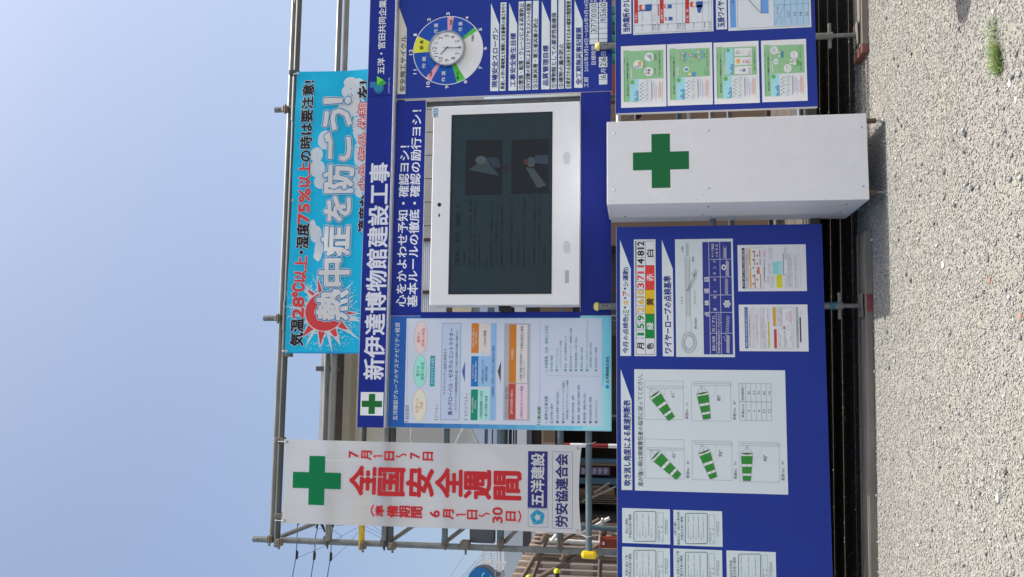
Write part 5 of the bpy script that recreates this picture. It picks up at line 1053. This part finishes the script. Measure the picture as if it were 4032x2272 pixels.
for X, Y, lab in ((2193, 2241, 'black level pipe with a yellow end cap, lower of two at left'), (2082, 2266, 'black level pipe with a yellow end cap, higher of two at left')):
    x, z = P(X, Y, 1.2); t = thing('capped_pipe', lab, 'pipe', (x, 1.2, z), 'yellow capped pipes at the left edge'); obj('pipe', MB().tube((x-1.2, 1.2, z), (x-.01, 1.2, z), .022, 12), DARK, t, smooth=True)
    obj('cap', MB().lathe((x-.03, 1.2, z), (1, 0, 0), [(0, .026), (.022, .026), (.032, .018), (.035, .008)], 14), mat('yellow_cap', (226, 212, 30), .4), t, smooth=True)
ORM = mat('orange_red_box', (128, 54, 34), .5, noise=.2, nscale=10)
ob = thing('orange_box', 'faded orange red box hanging on the pole frame', 'box', (xof(2400, 2160, 1.25), 1.25, zof(2435, 2160, 1.25)))
bpart('case', 2366, 2440, 2120, 2160, ORM, 1.25, .12, ob, .01); bpart('lid', 2362, 2368, 2117, 2163, ORM, 1.24, .14, ob, .003); bpart('handle', 2372, 2380, 2134, 2146, WHB, 1.235, .01, ob)
# grey metal cabinet hung under the banner
GB = thing('grey_junction_box', 'grey metal box clamped to the left upright under the white banner', 'electrical box', (xof(1900, 2140, .42), .42, zof(1950, 2140, .42)))
GBM = mat('grey_box_paint', (78, 84, 94), .5, noise=.08, nscale=5)
x0_, x1_ = xof(1900, 2139, .42), xof(1900, 2070, .42); z0_, z1_ = zof(1945, 2138, .42), zof(1848, 2138, .42)
obj('case', MB().prism([(x0_, z0_), (x1_, z0_), (x1_, z1_), (x0_+.02, z1_), (x0_, z1_-.02)], .42, .50), GBM, GB, .004)
obj('arm', MB().box(x0_-.02, x0_+.02, .40, .44, z1_-.01, z1_+.05), GBM, GB); obj('side_post', MB().box(xof(1960, 2150, .45), xof(1960, 2060, .45), .44, .49, zof(1982, 2138, .45), zof(1957, 2138, .45)), PIPEB, GB)
obj('knob', MB().tube((x0_+.02, .41, z1_-.03), (x0_+.02, .425, z1_-.03), .008, 10), CLAMP, GB)
# dark square duct / beam and pale far roof
DB_ = thing('far_pale_wall', 'pale blue grey wall far behind the ribbed metal wall', 'building', (xof(2020, 2272, 14), 14, 0))
xa, xb = xof(2000, 2330, 14), xof(2000, 1900, 14); obj('wall', MB().box(xa, xb, 14, 15, 0, zof(1984, 2272, 14)), mat('pale_blue_wall', (156, 170, 182), .6), DB_)
DC = thing('dark_beam', 'dark brown square beam end beside the far pale wall', 'beam', (xof(2070, 2180, 6), 6, zof(2086, 2180, 6)))
obj('beam', MB().box(xof(2070, 2190, 6), xof(2070, 2060, 6), 6, 6.2, zof(2086, 2180, 6), zof(2058, 2180, 6)), mat('dark_beam_steel', (62, 56, 62), .6), DC)
# white rail tower
WR = thing('white_rail_frame', 'white painted railing frame rising above the far pale wall', 'railing', (xof(1950, 2217, 12), 12, zof(1990, 2217, 12)))
WHR = mat('white_rail_paint', (200, 208, 218), .5)
for X0, X1 in ((1896, 1902), (1929, 1934), (1955, 1959), (1966, 1969), (1971, 1975)):
    za, zb = zof(X1, 2210, 12), zof(X0, 2210, 12); obj('rail', MB().box(xof(1930, 2300, 12), xof(1930, 2000, 12), 12, 12.08, za, zb), WHR, WR)
for Ya, Yb in ((2212, 2226), (2060, 2072)): obj('post', MB().box(xof(1930, Yb, 12), xof(1930, Ya, 12), 11.98, 12.1, zof(1990, 2220, 12), zof(1896, 2220, 12)), WHR, WR)
for i in range(14): Y = 2262-i*9; x, z = P(1930, Y, 12); obj('rod', MB().box(x-.006, x+.006, 12.02, 12.05, zof(1955, Y, 12), zof(1902, Y, 12)), WHR, WR)
# round blue sign with plate
SY = 8.0
sx_, sz_ = P(1893, 2288, SY); r_ = abs(sz_-zof(1937, 2288, SY))*1.18
RS = thing('round_sign', 'round blue sign with a grey rim cut by the left edge of the view', 'sign', (sx_, SY, sz_))
obj('rim', MB().lathe((sx_+.03, SY+.08, sz_-.04), (0, -1, 0), [(0, r_*1.04), (.07, r_*1.04)], 48), mat('sign_rim', (100, 102, 110), .5), RS, smooth=True)
obj('face', MB().lathe((sx_, SY, sz_), (0, -1, 0), [(0, r_), (.01, r_)], 48), mat('sign_blue', (20, 96, 160), .4), RS, smooth=True)
mb = MB()
for k in range(18):
    a0, a1 = .5+k*.25, .75+k*.25; cxx, czz = P(1915, 2272, SY-.02); q = .07; mb.tube((cxx+q*math.cos(a0), SY-.015, czz+q*math.sin(a0)), (cxx+q*math.cos(a1), SY-.015, czz+q*math.sin(a1)), .007, 5)
obj('emblem', mb, mat('sign_pale_line', (120, 180, 220), .5), RS)
PLT = thing('sign_plate', 'small grey plate with black characters under the round blue sign', 'sign', (xof(1965, 2300, SY), SY, zof(1985, 2272, SY)))
obj('plate', MB().box(xof(1962, 2330, SY), xof(1962, 2244, SY), SY+.005, SY+.09, zof(1985, 2272, SY), zof(1941, 2272, SY)), mat('grey_sign_plate', (150, 154, 160), .5), PLT, .06)
pr = Print(PLT, SY, K0, step=.003); pr.text('行可', 1951, 1972, 2252, 2292, BLK, 1, fat=.03); pr.done()
# ============================================================ RIGHT SIDE, SEEN IN THE GAPS
SHD = thing('brown_shed', 'brown board shed wall seen in the slit right of the cross box', 'shed', (1.9, 4.0, 0))
BRM = mat('brown_wall_board', (104, 88, 76), .7, noise=.15, nscale=2)
for i in range(9):
    a = 1.75+i*.30; obj('wall_board', MB().box(a+.004, a+.296, 4.0, 4.05, 0, 2.35), BRM, SHD)
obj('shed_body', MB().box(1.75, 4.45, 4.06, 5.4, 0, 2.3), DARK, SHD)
def col_(nm, lab, cat, X0, X1, Yc, m, y, hw, parts='body'):
    x = xof((X0+X1)/2, Yc, y); za, zb = zof(X1, Yc, y), zof(X0, Yc, y); t = thing(nm, lab, cat, (x, y, za)); obj(parts, MB().box(x-hw, x+hw, y, y+.2, za, zb), m, t, .01); return t, x, y, za, zb
def gapthing(nm, lab, cat, X0, X1, m, y=1.2, legs=True):
    t, x, yy, za, zb = col_(nm, lab, cat, X0, X1, 440, m, y, .35)
    return t
xg = [P(2430, v, .45)[0] for v in (480, 400)]
GP_ = thing('grey_pipe_rail', 'grey pipes crossing the slit between the cross box and the right hand board', 'pipe rack', (1.7, .45, 0))
for X, r_, m in ((2436, .022, PIPEW), (2672, .022, PIPEB), (2711, .014, PIPEW), (3150, .024, PIPEB)):
    z = zof(X, 440, .45); obj('pipe', MB().tube((1.55, .45, z), (2.45, .45, z), r_, 12), m, GP_, smooth=True)
for x in (1.62, 2.4): obj('stand', MB().tube((x, .47, .36), (x, .47, zof(2430, 440, .45)), .012, 10), PIPED, GP_)
LMP = thing('black_lamp', 'black and white lamp head glimpsed in the slit above the grey pipes', 'lamp', (*[xof(2510, 448, .8)], .8, zof(2530, 448, .8)))
x, z = P(2512, 446, .8); obj('shade', MB().lathe((x, .8, z), (0, 0, 1), [(-.03, .03), (-.01, .05), (.02, .055)], 20), DARK, LMP, smooth=True); obj('ring', MB().lathe((x, .8, z+.02), (0, 0, 1), [(0, .058), (.012, .058)], 20), WHITEP, LMP)
obj('rod', MB().tube((x, .8, z+.02), (x+.0, 1.3, z+.3), .006, 6), DARK, LMP)
GN = thing('site_generator', 'grey and cream ribbed machine seen low in the slit beside the cross box', 'machine', (2.1, 1.4, 0))
for nm, X0, X1, m in (('top_cover', 2733, 2760, TAN), ('vent', 2762, 2822, DARK), ('side_panel', 2823, 2870, mat('grey_machine', (116, 122, 124), .6, noise=.2, nscale=20)), ('cream_panel', 2894, 2976, mat('cream_machine', (176, 174, 160), .5, noise=.1, nscale=25, stretch=(8, 1, .2))), ('base', 2977, 3030, mat('slate_machine', (52, 58, 66), .6)), ('skid', 3040, 3110, DARK)):
    z0_, z1_ = zof(X1, 440, 1.4), zof(X0, 440, 1.4); obj(nm, MB().box(1.75, 2.5, 1.4, 1.9, z0_, z1_), m, GN, .006)
obj('foot', MB().box(1.8, 2.45, 1.45, 1.85, 0, zof(3110, 440, 1.4)), DARK, GN)
NT = thing('green_net_stack', 'teal netting bundles glimpsed in the gap between the two right hand boards', 'netting', (2.4, 2.4, 1.5))
TEAL = mat('teal_net', (30, 122, 104), .7, noise=.4, nscale=14)
for i in range(6):
    Ya = 20+i*38; a, b_ = xof(2420, Ya+32, 2.4), xof(2420, Ya, 2.4); obj('bundle', MB().box(a, b_, 2.4, 2.6, zof(2440, 200, 2.4), zof(2395, 200, 2.4)-.02*(i % 2)), TEAL if i not in (2,) else mat('dark_teal', (20, 76, 66), .7), NT, .02)
obj('shelf', MB().box(2.0, 4.8, 2.38, 2.7, zof(2446, 200, 2.4), zof(2441, 200, 2.4)), PIPED, NT); 
for x in (2.05, 4.7): obj('leg', MB().box(x-.03, x+.03, 2.5, 2.56, 0, zof(2446, 200, 2.4)), PIPED, NT)
RDB = thing('dark_red_tank', 'dark red tank side glimpsed beside the teal netting', 'tank', (xof(2420, 330, 2.0), 2.0, 1.3))
obj('tank', MB().tube((xof(2420, 378, 2.0), 2.1, zof(2426, 330, 2.0)), (xof(2420, 262, 2.0), 2.1, zof(2426, 330, 2.0)), .16, 20), mat('dark_red_paint', (104, 34, 34), .5), RDB, smooth=True)
# ============================================================ OVERHEAD LINES AT THE LEFT
LY = 16.0; WIRE = mat('black_wire', (34, 44, 66), .5)
def wire(nm, pts, r, root): obj(nm, MB().path([(P(X, Y, LY)[0], LY, P(X, Y, LY)[1]) for X, Y in pts], r, 6), WIRE, root, smooth=True)
for pts, ins, lab in (([(1172, 2040), (1170, 2110), (1166, 2190), (1157, 2240), (1148, 2290)], (1168, 2185), 'black power cable with a long clamp, the highest of three at the left'), ([(1256, 2050), (1243, 2110), (1238, 2190), (1228, 2250), (1222, 2300)], (1237, 2188), 'black power cable with a long clamp, the middle one of three at the left'), ([(1312, 2055), (1306, 2110), (1302, 2195), (1292, 2250), (1284, 2310)], (1302, 2192), 'black power cable with a long clamp, the lowest of three at the left')):
    x, z = P(*ins, LY); t = thing('power_cable', lab, 'cable', (x, LY, z), 'overhead power cables'); wire('cable', pts, .012, t)
    (Xa, Ya), (Xb, Yb) = (ins[0]-1, ins[1]+17), (ins[0]+1, ins[1]-17); p, q = P(Xa, Ya, LY), P(Xb, Yb, LY); obj('clamp', MB().tube((p[0], LY, p[1]), (q[0], LY, q[1]), .030, 10).tube((p[0]+.03, LY, p[1]-.025), (q[0]-.03, LY, q[1]-.025), .02, 8), DARK, t, smooth=True)
tw = thing('thin_wires', 'thin sagging wires crossing the sky under the white banner', 'wires', (P(1400, 2100, LY)[0], LY, P(1400, 2100, LY)[1]))
for pts in ([(1173, 2196), (1280, 2150), (1365, 2100), (1410, 2076)], [(1306, 2203), (1365, 2150), (1410, 2095)], [(1250, 2084), (1310, 2072), (1378, 2064)], [(1250, 2086), (1230, 2062)], [(1435, 2070), (1500, 2104)], [(1435, 2084), (1500, 2118)], [(1465, 2068), (1505, 2096)], [(1303, 2083), (1345, 2110), (1340, 2122)], [(1205, 2140), (1230, 2147), (1243, 2143)],
            [(1830, 2185), (1760, 2290)], [(1895, 2187), (1830, 2260), (1800, 2290)], [(1895, 2204), (1850, 2250), (1815, 2290)], [(1920, 2170), (1905, 2190)], [(1930, 2195), (1910, 2218)]):
    wire('wire', pts, .005, tw)
ins = thing('insulator_cluster', 'dark insulators hanging just left of the white banner', 'insulator', (P(1280, 2070, LY)[0], LY, P(1280, 2070, LY)[1]))
for X, Y, X2, Y2 in ((1175, 2055, 1176, 2066), (1252, 2056, 1246, 2078), (1264, 2056, 1280, 2095), (1312, 2058, 1310, 2078)):
    p, q = P(X, Y, LY), P(X2, Y2, LY); obj('insulator', MB().tube((p[0], LY, p[1]), (q[0], LY, q[1]), .05, 8, r2=.02), DARK, ins, smooth=True)

TX = 2.375  # unseen cone added only to throw a shadow patch in from the right
TC = thing('added_shadow_cone', 'orange cone added out of view on the right to cast a shadow into it', 'cone', (TX, -1.87, gz(TX)))
obj('cone', MB().lathe((TX, -1.87, gz(TX)+.02), (0, 0, 1), [(0, .16), (.35, .135), (.80, .10), (.84, .06)], 24), mat('orange_plastic', (220, 90, 40), .5), TC, smooth=True)
obj('base', MB().box(TX-.2, TX+.2, -2.07, -1.67, gz(TX), gz(TX)+.03), DARK, TC, .008)
